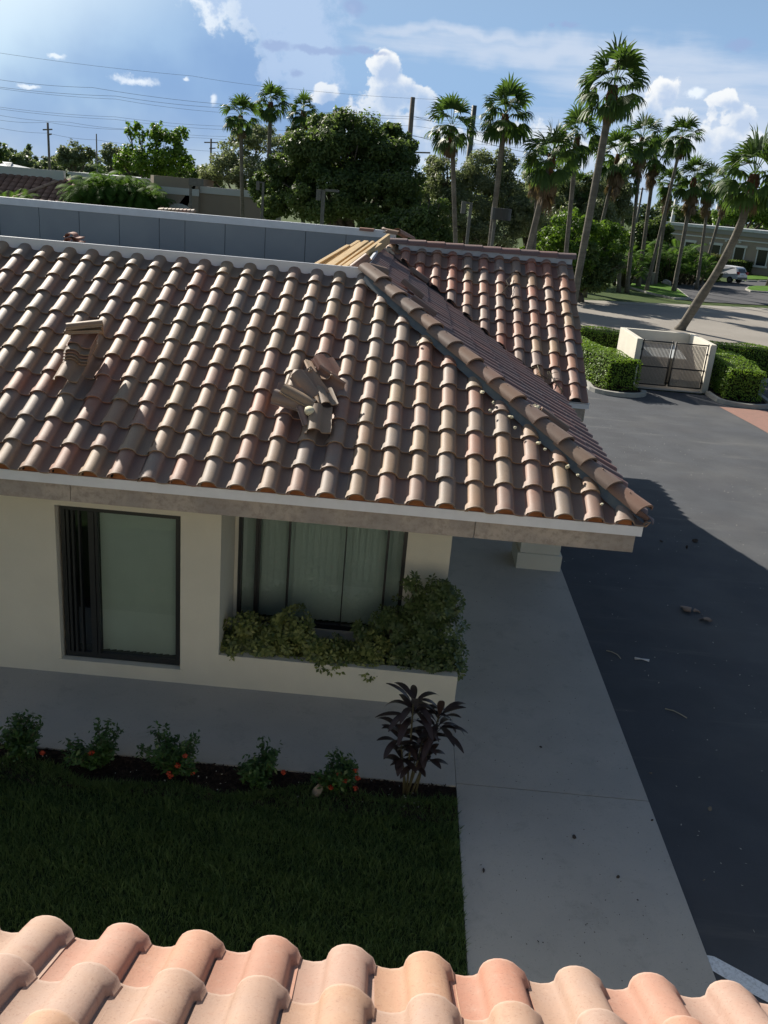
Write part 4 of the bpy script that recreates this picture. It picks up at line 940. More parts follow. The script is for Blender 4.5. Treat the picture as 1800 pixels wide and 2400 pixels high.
tree('fig_tree', 'dark green tree mass at the right end of the parapet beside the first tall palm', base_at(900, 56), [B(880, 500, 54, 60, 60), B(930, 500, 55, 50, 70), B(870, 430, 57, 40, 50), B(820, 500, 54, 60, 40)], .24, L_FIG, 85, 102, .4, sub=20)
tree('oak_tree', 'grey green fine leafed tree left of the broad dark tree, behind two palms', base_at(520, 78), [B(520, 330, 78, 50, 45), B(560, 300, 80, 40, 32), B(480, 370, 77, 50, 32), B(540, 375, 76, 60, 40), B(450, 375, 78, 26, 22), B(600, 330, 78, 35, 40)], .24, L_OAK, 45, 103, .3, sub=20)
tree('sparse_tree', 'bright yellow green open tree behind the far left parapet', base_at(335, 84), [B(360, 320, 84, 48, 48), B(290, 340, 84, 34, 32), B(335, 350, 83, 60, 34), B(300, 290, 84, 20, 24), B(390, 300, 84, 22, 30), B(340, 285, 84, 22, 22), B(265, 355, 84, 22, 22), B(400, 350, 84, 24, 22), B(278, 278, 84, 8, 16)], .36, L_LIGHT, 22, 104, .22, sub=14)
tree('oak_tree', 'grey green oak behind the first two tall palms right of the timbers', base_at(1050, 62), [B(1050, 375, 62, 60, 50), B(960, 400, 62, 50, 55), B(1100, 430, 62, 60, 60), B(1000, 470, 61, 80, 60), B(1090, 350, 63, 30, 30), B(940, 360, 63, 25, 30), B(1060, 510, 60, 60, 40), B(1130, 470, 60, 50, 50)], .2, L_OAK, 75, 105, .4, sub=20)
tree('oak_tree', 'dark grey green oak behind the tallest palm', base_at(1250, 72), [B(1200, 430, 72, 60, 50), B(1280, 420, 72, 50, 50), B(1340, 430, 73, 36, 55), B(1250, 480, 70, 90, 50), B(1160, 420, 74, 40, 40), B(1330, 380, 75, 34, 34)], .24, L_OAK, 60, 106, .35, sub=20)
tree('leafy_tree', 'bright green rounded tree behind the right end of the wing ridge', base_at(1235, 65), [B(1220, 520, 64, 55, 60), B(1290, 540, 65, 55, 60), B(1240, 480, 65, 40, 34), B(1175, 530, 64, 34, 40), B(1330, 520, 66, 34, 36), B(1230, 575, 63, 60, 40), B(1310, 500, 66, 26, 26), B(1130, 555, 65, 24, 24)], .24, L_LIGHT, 52, 107, .2, sub=16)
tree('shade_tree', 'dark low tree standing at the roadside right of the wing roof', base_at(1290, 63), [B(1290, 590, 63, 40, 34), B(1275, 615, 62.5, 34, 20), B(1325, 570, 64, 28, 26), B(1260, 560, 63, 34, 40)], .22, L_FIG, 80, 108, .22, sub=18)
tree('shade_tree', 'small dark tree in front of the left end of the taupe building', base_at(1405, 92), [B(1400, 500, 92, 34, 24), B(1425, 490, 92, 30, 22), B(1400, 540, 92, 34, 28), B(1440, 520, 92, 20, 20), B(1370, 520, 92, 20, 30)], .3, L_FIG, 50, 109, .25, sub=18)
tree('leafy_tree', 'yellow green tree behind the taupe building, right of the leaning trunk', base_at(1620, 140), [B(1590, 455, 140, 40, 28), B(1640, 440, 140, 34, 40), B(1560, 470, 139, 28, 18), B(1680, 440, 140, 40, 50)], .46, L_LIGHT, 20, 110, .4)
tree('leafy_tree', 'light green tree behind the taupe building, left of the leaning trunk', base_at(1530, 150), [B(1530, 468, 150, 34, 16), B(1480, 455, 150, 28, 14)], .46, L_MID, 20, 111, .4)
# clumping feather palms
def areca(label, base, w, h, seed, n=26, lm=L_ARECA, group='feather palm clumps'):
    rsx = np.random.RandomState(seed); t = thing('clumping_palm', label, 'palm', base, group); V, Fq = [], []; mbx = MB()
    for k in range(n):
        a = rsx.uniform(0, 6.28); r0 = w*.45*math.sqrt(rsx.uniform(0, 1)); st = np.array([r0*math.cos(a), r0*math.sin(a), h*rsx.uniform(.25, .8)*(1-.25*(r0/(w*.5))**2)])
        if k % 3 == 0: mbx.tube([(st[0]*.5, st[1]*.5, 0), tuple(st)], [.05, .04], 5)
        a2 = a+rsx.normal(0, .5); L = h*.28*rsx.uniform(.8, 1.2); el0 = rsx.uniform(.5, 1.3); d = np.array([math.cos(a2)*math.cos(el0), math.sin(a2)*math.cos(el0), math.sin(el0)]); p = st.copy(); m_ = 16
        for q in range(m_):
            p2 = p+d*L/m_; d = d+np.array([0, 0, -1.9/m_]); d /= np.linalg.norm(d); s = np.cross(d, [0, 0, 1.]); s /= np.linalg.norm(s)+1e-9
            ll = L*.42*(1-.75*abs(q/m_-.4))
            for sg in (-1, 1):
                tip = p+s*sg*ll+d*ll*.6-np.array([0, 0, ll*.45]); mdp = (p+tip)/2+np.array([0, 0, ll*.08]); wv = d*.022*h/3
                o = len(V); V += [p, mdp-wv, tip, mdp+wv]; Fq.append((o, o+1, o+2, o+3))
            p = p2
    mbx.build('stems', STEM).parent = t; npmesh('fronds', V, Fq, lm, t); return t
def AR(x, Y): p = P(x, 430, Y); return (p.x, Y, 0)
AL = [(20, 70, 4.0, 4.6, 'green feather palm clump at the left edge in front of the tiled building'), (92, 69, 2.2, 2.2, 'low feather palm clump in front of the sloping white hip strip'), (215, 70, 3.4, 4.7, 'feather palm clump left of centre before the tiled building, first of a dense row'), (247, 70, 3.3, 4.8, 'feather palm clump second in the dense row before the tiled building'), (279, 70, 3.3, 4.6, 'feather palm clump third in the dense row before the tiled building'), (306, 70, 2.6, 4.0, 'feather palm clump last in the dense row, beside the arched block'),
      (630, 46, 2.8, 4.4, 'feather palm clump below the broad dark tree, left of the lamp post'), (675, 47, 2.6, 4.2, 'feather palm clump below the broad dark tree, right behind the lamp post'), (1478, 88, 5, 5.0, 'feather palm clump in front of the taupe building, left one'), (1520, 90, 4.5, 3.8, 'feather palm clump in front of the taupe building, right one'), (1372, 80, 3.4, 4.0, 'yellowish feather palm clump behind the dark sign hedge')]
for k, (x, Y, w, h, l) in enumerate(AL): areca(l, AR(x, Y), w, h*(1.38 if 1 < k < 6 else .95), 200+k, n=190 if 1 < k < 6 else 130)
# hedges
def hedge(label, pts, w, h, lm, seed, leaf=.07, dens=420, z0=.08, group=None, loc=None):
    """clipped hedge along a polyline with a dark twiggy core"""
    rsx = np.random.RandomState(seed); pts = [Vector((p[0], p[1], 0)) for p in pts]; t = thing('clipped_hedge', label, 'hedge', (pts[0].x, pts[0].y, 0), group); off = np.array(pts[0])
    core = MB(); C, Nn = [], []
    for a, b in zip(pts, pts[1:]):
        d = (b-a).normalized(); s = Vector((-d.y, d.x, 0)); L = (b-a).length; core.bar(a+Vector((0, 0, z0+h*.5))-d*(w*.5-.14)-pts[0], b+Vector((0, 0, z0+h*.5))+d*(w*.5-.14)-pts[0], w-.28, h-.26)
        A = np.array(a); D = np.array(d); Sv = np.array(s); Lx = L+w
        for face, area in (('top', Lx*w), ('l', Lx*h), ('r', Lx*h), ('e0', w*h), ('e1', w*h)):
            n = int(area*dens); u = rsx.uniform(-w/2, L+w/2, n); v = rsx.uniform(-.5, .5, n)*w; z = rsx.uniform(0, 1, n)*h; inn = np.abs(rsx.normal(0, .045, n)); nr = np.zeros((n, 3))
            if face == 'top': z = h-inn; nr[:] = (0, 0, 1)
            elif face == 'l': v = w/2-inn; nr[:] = Sv
            elif face == 'r': v = -w/2+inn; nr[:] = -Sv
            elif face == 'e0': u = -w/2+inn; nr[:] = -D
            else: u = L+w/2-inn; nr[:] = D
            # round the corners
            k = np.clip((z/h-.82)/.18, 0, 1)*.10; v = np.sign(v)*np.minimum(np.abs(v), w/2-k); 
            cu = np.clip(w/2-np.abs(v), 0, .3); z = np.minimum(z, h-.10*(1-cu/.3)**2)
            wob = .035*np.sin(u*3.1+v*2)+.03*np.sin(z*5+u*1.7)
            p = A+np.outer(u, D)+np.outer(v*(1+wob), Sv); p[:, 2] = z0+z*(1+wob*.8); C.append(p); Nn.append(nr+np.array([0, 0, .35]))
    C = np.vstack(C)-off; Nn = np.vstack(Nn); V, Fq = leaves(C, Nn, leaf, leaf*.62, rsx, jitter=.5)
    core.build('branches', mat('hedge_core', (.03, .04, .015), .95, .05)).parent = t; npmesh('foliage', V, Fq, lm, t); return t
hedge('rounded clipped hedge beside the left wall of the trash enclosure, ending at the curved kerb', [(7.55, 32.0), (6.7, 34.6), (6.2, 36.6)], 1.35, 1.15, L_HEDGE, 301, group='clipped hedges round the enclosure')
hedge('clipped hedge block behind the enclosure left wall, next to the road', [(6.4, 39.3), (8.6, 38.9)], 1.5, 1.15, L_HEDGE, 302, group='clipped hedges round the enclosure')
hedge('squared clipped hedge at the right of the enclosure gate, on the kerbed bed', [(12.15, 32.1), (12.45, 35.3)], 1.35, 1.15, L_HEDGE, 303, group='clipped hedges round the enclosure')
hedge('long clipped hedge running right along the road behind the enclosure', [(12.4, 37.6), (26, 39.4)], 1.3, 1.15, L_HEDGE, 304, group='clipped hedges round the enclosure')
tree('small_shrub', 'thin twiggy dark shrub between the wing roof and the hedge block', (5.9, 38.4, 0), [((5.9, 38.4, .8), (.4, .4, .45))], .07, L_OAK, 60, 305, .04, cat='shrub')
hs = C5(560, 875); he = C5(860, 885)
hedge('dark clipped hedge behind the low monument sign', [(hs.x, hs.y+1.6), (he.x-.5, he.y+1.4)], 1.8, 2.3, L_FIG, 306, .16, 70, group='far hedges')
hs = C5(930, 850); he = C5(1210, 865)
hedge('bronze green hedge left of the white car', [(hs.x, hs.y+1.5), (he.x, he.y+2.0)], 2.4, 2.6, L_BROWNH, 307, .2, 50, group='far hedges')
hs = C5(1400, 812); he = C5(1700, 812)
hedge('long dark low hedge under the windows of the taupe building', [(hs.x-4, hs.y+1), (he.x+6, he.y+5)], 1.5, 1.5, L_FIG, 308, .18, 50, group='far hedges')

# fan palms
def fan_leaf(V, Fq, o0, base, d, L, rs, droop, spread=2.5, nseg=15):
    """stalk plus pleated fan whose tips hang"""
    d = d/np.linalg.norm(d); up = np.array([0, 0, 1.]); s = np.cross(d, up); s /= np.linalg.norm(s)+1e-9; nr = np.cross(s, d)
    pl = L*.85; p = base.copy(); dd = d.copy(); w = .022
    for k in range(3):
        q = p+dd*pl/3; o = len(V); V += [p-s*w, p+s*w, q+s*w, q-s*w]; Fq.append((o, o+1, o+2, o+3)); p = q; dd = dd-up*.10*droop; dd /= np.linalg.norm(dd)
    s = np.cross(dd, up); s /= np.linalg.norm(s)+1e-9; nr = np.cross(s, dd); roll = rs.normal(0, .45); s, nr = s*math.cos(roll)+nr*math.sin(roll), nr*math.cos(roll)-s*math.sin(roll)
    for k in range(nseg):
        a = (k/(nseg-1)-.5)*spread; e = dd*math.cos(a)+s*math.sin(a)+nr*(.10*(k % 2))-nr*.25*abs(math.sin(a)); e /= np.linalg.norm(e)
        l = L*(.82+.18*math.cos(a))*rs.uniform(.85, 1.1); t1 = e; m1 = p+t1*l*.5-up*droop*l*.05; t2 = t1-up*(.75*droop); t2 /= np.linalg.norm(t2); m2 = m1+t2*l*.32; t3 = t2-up*1.2*droop; t3 /= np.linalg.norm(t3); m3 = m2+t3*l*.28
        g = np.cross(e, nr); g /= np.linalg.norm(g)+1e-9; w1 = .062*L/.9; o = len(V)
        V += [p-g*.006, p+g*.006, m1+g*w1, m2+g*w1*.7, m3, m2-g*w1*.7, m1-g*w1]
        Fq.append((o, o+1, o+2, o+6)); Fq.append((o+6, o+2, o+3, o+5)); Fq.append((o+5, o+3, o+4, o+4))
def fan_palm_meshes(seed, L=.92, n=34, dead=12, skirt=.0):
    rs_ = np.random.RandomState(seed); V, Fq = [], []
    for k in range(n):
        a = k*2.399+rs_.normal(0, .25); f = (k+.5)/n; elv = 1.45-2.25*f**.85+rs_.normal(0, .12)
        d = np.array([math.cos(a)*math.cos(elv), math.sin(a)*math.cos(elv), math.sin(elv)])
        fan_leaf(V, Fq, 0, np.array([d[0]*.12, d[1]*.12, .25-.45*f]), d, L*rs_.uniform(.85, 1.12), rs_, .35+.75*f)
    Vd, Fd = [], []
    for k in range(dead):
        a = rs_.uniform(0, 6.28); elv = -1.15+rs_.normal(0, .14); d = np.array([math.cos(a)*math.cos(elv), math.sin(a)*math.cos(elv), math.sin(elv)])
        fan_leaf(Vd, Fd, 0, np.array([d[0]*.12, d[1]*.12, -.35-skirt*rs_.uniform(0, 1)]), d, L*rs_.uniform(.6, .85), rs_, 1.3, spread=1.6, nseg=9)
    fix = lambda F: np.array([f if f[2] != f[3] else (f[0], f[1], f[2], f[2]) for f in F])
    return V, Fq, Vd, Fd
def mesh_from(name, V, F, ma):
    me = bpy.data.meshes.new(name); me.from_pydata([tuple(v) for v in V], [], [tuple(dict.fromkeys(f)) for f in F]); me.materials.append(ma); me.update(); return me
PV = []
for sd, n, dead, sk in ((1, 34, 4, .2), (2, 30, 7, .3), (3, 30, 26, 1.3), (4, 38, 2, .2)):
    V, Fq, Vd, Fd = fan_palm_meshes(sd, n=n, dead=dead, skirt=sk); PV.append((mesh_from('fan_crown', V, Fq, L_PALM), mesh_from('dead_skirt', Vd, Fd, L_DEAD)))
def palm(label, cx, cy, bx, by, Y, r, var, tr=.17, bend=0.0, pts=None, yaw=0, hang=None):
    """crown seen at cx, cy; trunk passing through bx, by; all in the plane at distance Y"""
    c = P(cx, cy+r*.30, Y); b = P(bx, by, Y)
    if pts is None: k = c.z/(c.z-b.z); base = c+(b-c)*k
    else: base = G(*pts[-1])
    base.z = 0; base.y = base.y if pts else Y
    t = thing('fan_palm', label, 'palm', base, 'tall fan palms')
    mbx = MB(); top = c-base; n = 10; path = []
    if pts:
        q = [top]+[(P(x, y, base.y+(Y-base.y)*f)-base) for x, y, f in pts[:-1]]+[Vector((0, 0, -.1))]; q = q[::-1]
        for i in range(len(q)-1):
            for k in range(4): 
                p0 = q[max(i-1, 0)]; p1 = q[i]; p2 = q[i+1]; p3 = q[min(i+2, len(q)-1)]; u = k/4
                path.append(.5*((2*p1)+(p2-p0)*u+(2*p0-5*p1+4*p2-p3)*u*u+(3*p1-p0-3*p2+p3)*u**3))
        path.append(q[-1])
    else:
        for k in range(n+1):
            f = k/n; path.append(top*f+Vector((bend*math.sin(PI*f), 0, 0))-Vector((0, 0, .1*(1-f))))
    n = len(path)-1
    mbx.tube(path, [tr*(1.35 if k == 0 else 1.0 if k < n*.3 else .82) for k in range(n+1)], 10); mbx.build('trunk', PALMBARK).parent = t
    bt = MB(); bt.tube([top-Vector((0, 0, .75)), top-Vector((0, 0, .35)), top+Vector((0, 0, .1))], [tr*.85, tr*1.35, tr*.9], 9); bt.build('leaf_boots', BOOT).parent = t
    R0_ = (P(cx, cy, Y)-CAMP).dot(F_)*r*1.085/FPX; sc = R0_/1.62
    for nm_, me in zip(('crown', 'dead_fronds'), PV[var]):
        o = bpy.data.objects.new(nm_, me); COL.objects.link(o); o.parent = t; o.location = top; o.scale = (sc,)*3; o.rotation_euler = (0, 0, yaw)
    return t
pl = [('palm standing alone furthest left, in front of the grey green tree', 520, 240, 524, 470, 62, 43, 1, 0),
      ('palm just right of the leftmost one, its trunk running into the grey green tree', 585, 212, 581, 340, 66, 38, 0, 1),
      ('palm whose crown shows just above the left part of the broad dark tree', 655, 232, 655, 330, 68, 36, 0, 2),
      ('first tall palm right of the timbers, trunk straight down to the wing ridge', 976, 258, 985, 540, 50, 60, 1, 3),
      ('second tall palm right of the timbers, behind the round lamp head', 1092, 232, 1057, 545, 48, 62, 3, 4),
      ('palm with a wide crown just left of the dense palm group', 1192, 318, 1139, 550, 47, 66, 2, 5),
      ('upright palm between the wide crown and the tallest palm', 1247, 282, 1222, 555, 52, 56, 0, 6),
      ('palm close behind the wide crown, brown fronds hanging left', 1165, 340, 1160, 430, 58, 44, 2, 7),
      ('tallest palm, its crown highest in the picture', 1325, 166, 1250, 590, 40, 78, 3, 8),
      ('palm directly right of the tallest trunk with a ragged grey skirt', 1335, 320, 1291, 520, 67, 52, 2, 9),
      ('palm right of the ragged one, its crown touching the tallest crown', 1388, 285, 1366, 515, 74, 48, 2, 10),
      ('short palm with an orange brown skirt in the middle of the right group', 1416, 325, 1397, 480, 80, 40, 2, 11),
      ('palm with a slim leaning trunk and the highest crown of the right group', 1474, 285, 1405, 590, 76, 44, 0, 12),
      ('small palm low in the gap beside the slim leaning trunk', 1448, 388, 1440, 450, 84, 34, 2, 13),
      ('palm with a thick brown skirt right of the slim leaning trunk', 1500, 372, 1468, 560, 78, 46, 2, 14),
      ('palm behind the thick skirted one, just left of the leaning palm', 1535, 385, 1512, 570, 84, 40, 2, 15),
      ('small dark palm at the right, low behind the leaning palm crown', 1570, 408, 1540, 520, 90, 30, 2, 16),
      ('low palm crown in front of the dark oak, left of the tallest trunk', 1255, 400, 1250, 500, 72, 34, 1, 17),
      ('low palm crown right of the tallest trunk above the dark tree', 1350, 385, 1345, 480, 74, 34, 1, 18)]
for (l, cx, cy, bx, by, Y, r, var, k) in pl: palm(l, cx, cy, bx, by, Y, r, var, yaw=k*1.3, tr=.15+.02*(k % 3))
palm('leaning palm with a curved trunk rising behind the trash enclosure', 1630, 355, 0, 0, 49.5, 84, 3, tr=.26, pts=[(1617, 425, .9), (1598, 490, .75), (1556, 575, .5), (1509, 650, .25), (1468, 711)], yaw=.4)
p = C5(1655, 905); t = thing('fan_palm', 'palm trunk standing on the small grass island at the right edge', 'palm', (p.x, p.y, 0)); mbx = MB(); mbx.tube([(0, 0, 0), (.3, 0, 2), (1.4, 0, 11)], [.3, .22, .18], 9); mbx.build('trunk', PALMBARK).parent = t
for nm_, me in zip(('crown', 'dead_fronds'), PV[1]):
    o = bpy.data.objects.new(nm_, me); COL.objects.link(o); o.parent = t; o.location = (1.4, 0, 11)

# ------------------------------------------------------------------ trash enclosure
en = thing('trash_enclosure', 'cream walled trash enclosure with two slatted brown gates', 'enclosure', (9.8, 34, 0))
ex0, ex1, ey0, ey1, eh = 8.33, 11.02, 32.6, 35.5, 1.78
mb = MB(); mb.box((ex0, ey0, 0), (ex0+.2, ey1, eh)); mb.box((ex1, ey0, 0), (ex1+.2, ey1, eh)); mb.box((ex0+.2, ey1-.2, 0), (ex1, ey1, eh)); mb.build('wall', WALLW, en, bevel=.01)
mb = MB(); mb.box((ex0+.2, ey0, -.02), (ex1, ey1-.2, .012)); mb.build('floor', CONC, en)
for (a, b, nm_) in ((ex0+.26, 9.66, 'l'), (9.78, ex1-.06, 'r')):
    mb = MB(); y = ey0+.1; zt = 1.72
    for (p, q) in (((a, y, .12), (a, y, zt+.05)), ((b, y, .12), (b, y, zt+.05)), ((a, y, .14), (b, y, .14)), ((a, y, zt), (b, y, zt)), ((a, y, .8), (b, y, .8))): mb.tube([p, q], .025, 8)
    g = mb.build('gate', BLACKM, en); mb = MB(); x = a+.03
    while x < b-.05: mb.box((x, y-.006, .17), (x+.036, y+.006, zt-.04)); x += .050
    mb.build('slats', SLAT, g)
    mb = MB()
    for z in (.35, .8, 1.4): mb.tube([(a if nm_ == 'l' else b, y, z-.03), (a if nm_ == 'l' else b, y, z+.03)], .045, 8)
    mb.build('hinge', BLACKM, g)
dp = thing('dumpster', 'metal dumpster with a sloped pale lid behind the gates', 'dumpster', (9.6, 34.3, 0))
mb = MB(); mb.add([(8.9, 33.7, .1), (10.4, 33.7, .1), (10.4, 35.0, .1), (8.9, 35.0, .1), (8.8, 33.6, 1.0), (10.5, 33.6, 1.0), (10.5, 35.1, 1.25), (8.8, 35.1, 1.25)], [(3, 2, 1, 0), (0, 1, 5, 4), (1, 2, 6, 5), (2, 3, 7, 6), (3, 0, 4, 7)]); mb.build('body', GREYM, dp)
mb = MB(); mb.add([(8.78, 33.55, 1.01), (10.52, 33.55, 1.01), (10.52, 35.1, 1.27), (8.78, 35.1, 1.27), (8.78, 33.55, 1.05), (10.52, 33.55, 1.05), (10.52, 35.1, 1.31), (8.78, 35.1, 1.31)], [(3, 2, 1, 0), (4, 5, 6, 7), (0, 1, 5, 4), (1, 2, 6, 5), (2, 3, 7, 6), (3, 0, 4, 7)]); mb.build('lid', mat('pale_lid', (.55, .58, .58), .5), dp)
# monument sign (blank in the shade: no lettering can be read)
a = C5(592, 884); b = C5(742, 892); ms = thing('monument_sign', 'low dark stone monument sign with a curved top in front of the dark hedge', 'sign', ((a.x+b.x)/2, a.y, 0))
mb = MB(); W = (b-a).length; n = 12; H = 1.55
pr = [(-W/2, 0)]+[(-W/2+W*k/n, H*(.78+.22*math.sin(PI*min(1, max(0, (k/n-.12)/.76))))) for k in range(n+1)]+[(W/2, 0)]
mb.add([(x, 0, z) for x, z in pr]+[(x, .35, z) for x, z in pr], [tuple(range(len(pr))), tuple(range(len(pr), 2*len(pr)))[::-1]]+[(i+1, i, len(pr)+i, len(pr)+i+1) for i in range(len(pr)-1)]); o = mb.build('body', mat('sign_stone', (.22, .21, .19), .9)); o.parent = ms
mb = MB(); mb.box((-W/2+.25, -.03, .15), (W/2-.25, 0, .95)); o = mb.build('panel', mat('sign_panel', (.06, .06, .06), .7)); o.parent = ms
blob('boulder', C5(868, 872, .25), .45, KERBM, 'pale boulder at the corner of the dark hedge by the parking lot', 'boulder')

# ------------------------------------------------------------------ distant buildings
TAUPE = mat('taupe_stucco', (.36, .295, .235), .9, .15, .08, .6); TRIM = mat('far_white_trim', (.62, .62, .60), .7, .2, .05, .5)
fb = thing('tiled_building', 'low tiled building behind the far parapet with white parapet band and arched taupe block', 'building', (-22, 76, 0))
Yb = 76; pa = P(-60, 352, Yb); pm = P(338, 382, Yb); pt_ = pm.z
Zt = 5.45
mb = MB(); mb.box((-48, Yb-.2, Zt-.62), (P(117, 0, Yb).x, Yb+.2, Zt)); mb.box((P(117, 0, Yb).x+.9, Yb-.2, Zt-.62), (P(340, 0, Yb).x, Yb+.2, Zt)); mb.build('parapet_band', TRIM, fb)
xh = P(117, 366, Yb).x; mb = MB(); mb.box((xh, Yb-.45, Zt-.95), (xh+.9, Yb+.1, Zt+.02)); mb.build('hip_strip_head', TRIM, fb)
mb = MB(); x1 = P(345, 400, Yb).x
rsf = np.random.RandomState(91); vf = Vector((0, 3.6, 2.1)).normalized(); nu_ = int((x1+48)/.6); O = Vector((-48, Yb-3.7, Zt-2.75)); nf_ = Vector((1, 0, 0)).cross(vf)
for i in range(nu_):
    for j in range(7):
        o = O+Vector((i*.6, 0, 0))+vf*(j*.6); tt = float(rsf.uniform(0, 1)); vs = []
        for y_, l in ((0, .05), (.66, 0)):
            for k in range(6): vs.append(o+Vector((.3+.28*math.cos(PI-PI*k/5), 0, 0))+vf*y_+nf_*(l+.12*math.sin(PI*k/5)))
        mb.add(vs, [(k, k+1, 7+k, 6+k) for k in range(5)], True, tt)
mb.build('roof_tiles', TILE_FAR, fb)
mb = MB(); mb.add([(-48, Yb-3.7, Zt-2.78), (x1, Yb-3.7, Zt-2.78), (x1, Yb, Zt-.62), (-48, Yb, Zt-.62)], [(0, 1, 2, 3)]); mb.build('roof_slope', mat('dark_red_underlay', (.07, .04, .03), .9), fb)
mb = MB(); mb.box((-48, Yb-3.2, 0), (x1, Yb-3.0, Zt-2.8)); mb.build('wall', TAUPE, fb)
xa = xh+.4
for k in range(9):
    q0 = Vector((xa-.42*k, Yb-.5-.42*k, Zt-.85-.245*k)); mb = MB(); cap_tile(mb, q0+Vector((-.42, -.42, -.245)), q0, (0, 0, 1), .6, .55, .16, .5); mb.build('hip_cap', mat('pale_tan_cap', (.42, .27, .19), .8), fb)  # caps in one even tan, paler than the roof tiles
# arched block
bx0 = P(334, 400, Yb-3.6).x; bx1 = P(430, 400, Yb-3.6).x; Yk = Yb-3.8; cx = P(388, 440, Yk).x; rA = .92
mb = MB(); zt = 5.75; n = 14; ar = [(cx+rA*math.cos(PI-PI*k/n), 2.55+rA*math.sin(PI-PI*k/n)) for k in range(n+1)]
fr = [(bx0, 0), (bx0, zt), (bx1, zt), (bx1, 0), (cx+rA, 0)]+ar[::-1]+[(cx-rA, 0)]
bm = bmesh.new(); vsb = [bm.verts.new((x, Yk, z)) for x, z in fr]; f = bm.faces.new(vsb); bmesh.ops.triangulate(bm, faces=[f]); bmesh.ops.recalc_face_normals(bm, faces=bm.faces[:])
me = bpy.data.meshes.new('arched_wall'); l = fb.location; bmesh.ops.translate(bm, vec=-Vector(l), verts=bm.verts[:]); bm.to_mesh(me); bm.free(); me.materials.append(TAUPE); o = bpy.data.objects.new('arched_wall', me); COL.objects.link(o); o.parent = fb
mb = MB(); mb.box((bx0, Yk+.01, 0), (bx0+.1, Yb+1.5, zt)); mb.box((bx1-.1, Yk+.01, 0), (bx1, Yb+1.5, zt)); mb.box((bx0+.1, Yk+.05, zt-.3), (bx1-.1, Yb+1.5, zt-.02)); mb.box((cx-1.3, Yk+1.6, 0), (cx+1.3, Yk+1.7, 3.7)); mb.build('wall', TAUPE, fb)
mb = MB(); vs = []
for rr2, yy in ((rA, -.12), (rA+.38, -.12), (rA+.38, 0), (rA, 0)): vs += [(cx+rr2*math.cos(PI-PI*k/n), Yk+yy, 2.55+rr2*math.sin(PI-PI*k/n)) for k in range(n+1)]
N_ = n+1; mb.add(vs, [(q*N_+k, q*N_+k+1, ((q+1) % 4)*N_+k+1, ((q+1) % 4)*N_+k) for q in range(4) for k in range(n)]); mb.box((cx-rA-.38, Yk-.12, 1.2), (cx-rA, Yk, 2.55)); mb.box((cx+rA, Yk-.12, 1.2), (cx+rA+.38, Yk, 2.55)); mb.build('arch_trim', TRIM, fb)
mb = MB(); mb.box((bx0-.06, Yk-.08, zt-1.25), (bx1+.06, Yk-.003, zt-.75)); mb.box((bx0-.08, Yk+.0, zt-1.25), (bx0-.003, Yb, zt-.75)); mb.build('cornice', TRIM, fb)
cx0 = bx1+.002; cx1 = P(558, 430, Yk-.5).x
mb = MB(); mb.box((cx0, Yk+.6, 2.3), (cx1, Yb+8, 4.75)); mb.build('wing_wall', TAUPE, fb)
mb = MB(); mb.box((cx0, Yk+.5, 4.751), (cx1+.1, Yk+.9, 5.25)); mb.box((cx1-.3, Yk+.901, 4.751), (cx1+.1, Yb+8, 5.25)); mb.box((cx0, Yk+.45, 1.95), (cx1-2, Yk+.598, 2.3)); mb.build('cornice', TRIM, fb)
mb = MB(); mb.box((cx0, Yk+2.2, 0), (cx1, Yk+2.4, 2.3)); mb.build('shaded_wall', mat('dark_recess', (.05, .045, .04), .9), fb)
o = tag(None or (lambda: (MB().add([P(365, 447, 66), P(415, 449, 66), P(418, 458, 66), P(362, 458, 66)], [(0, 1, 2, 3)]).build('tmp', TRIM)))(), None); bpy.data.objects.remove(o)
# flat roof house behind it
hb = thing('flat_roofed_house', 'flat pale roofed low house behind the tiled building, next to the bright open tree', 'building', (P(200, 360, 110).x, 110, 0))
x0 = P(145, 360, 110).x; x1 = P(290, 360, 110).x; mb = MB(); mb.box((x0, 110, 4.9), (x1, 122, 5.2)); mb.build('roof', ROOFW, hb); mb = MB(); mb.box((x0+1, 110.8, 0), (x1-.5, 121, 4.9)); mb.build('wall', TRIM, hb)
hb = thing('white_house', 'small white far house at the left edge under the distant tree line', 'building', (P(15, 350, 160).x, 160, 0))
x0 = P(-20, 360, 160).x; x1 = P(32, 360, 160).x; mb = MB(); mb.add([(x0, 158, 4.6), (x1, 158, 4.6), (x1, 170, 4.6), (x0, 170, 4.6), (x0+2, 164, 5.5), (x1-4, 164, 5.5)], [(0, 1, 5, 4), (1, 2, 5), (2, 3, 4, 5), (3, 0, 4)]); mb.build('roof', ROOFW, hb); mb = MB(); mb.box((x0+.6, 158.6, 0), (x1-.6, 169, 4.6)); mb.build('wall', TRIM, hb)
# taupe building to the right
tb = thing('taupe_building', 'long taupe building with white parapet and white framed windows on the right', 'building', (40, 118, 0))
A0 = P(1418, 520, 128); A1 = P(1800, 540, 112); A0 = Vector((A0.x, 128, 0)); A1 = Vector((A1.x, 112, 0)); du = (A1-A0).normalized(); dv = Vector((-du.y, du.x, 0)); LL = (A1-A0).length
Mx = Matrix((du, dv, Vector((0, 0, 1)))).transposed().to_4x4(); Mx.translation = A0; HT = 5.35
def tbox(name, a, b, ma, par=tb): mbx = MB(); mbx.box(a, b, Mx); return mbx.build(name, ma, par)
tbox('wall', (0, 0, 0), (LL, 14, HT-.9), TAUPE); tbox('parapet', (-.15, -.2, HT-.899), (LL, 14, HT-.35), mat('grey_band', (.30, .29, .28), .8)); tbox('parapet_cap', (-.3, -.35, HT-.349), (LL, 14, HT), ROOFW); tbox('trim_band', (-.02, -.12, HT-1.5), (LL, -.003, HT-1.35), TRIM)
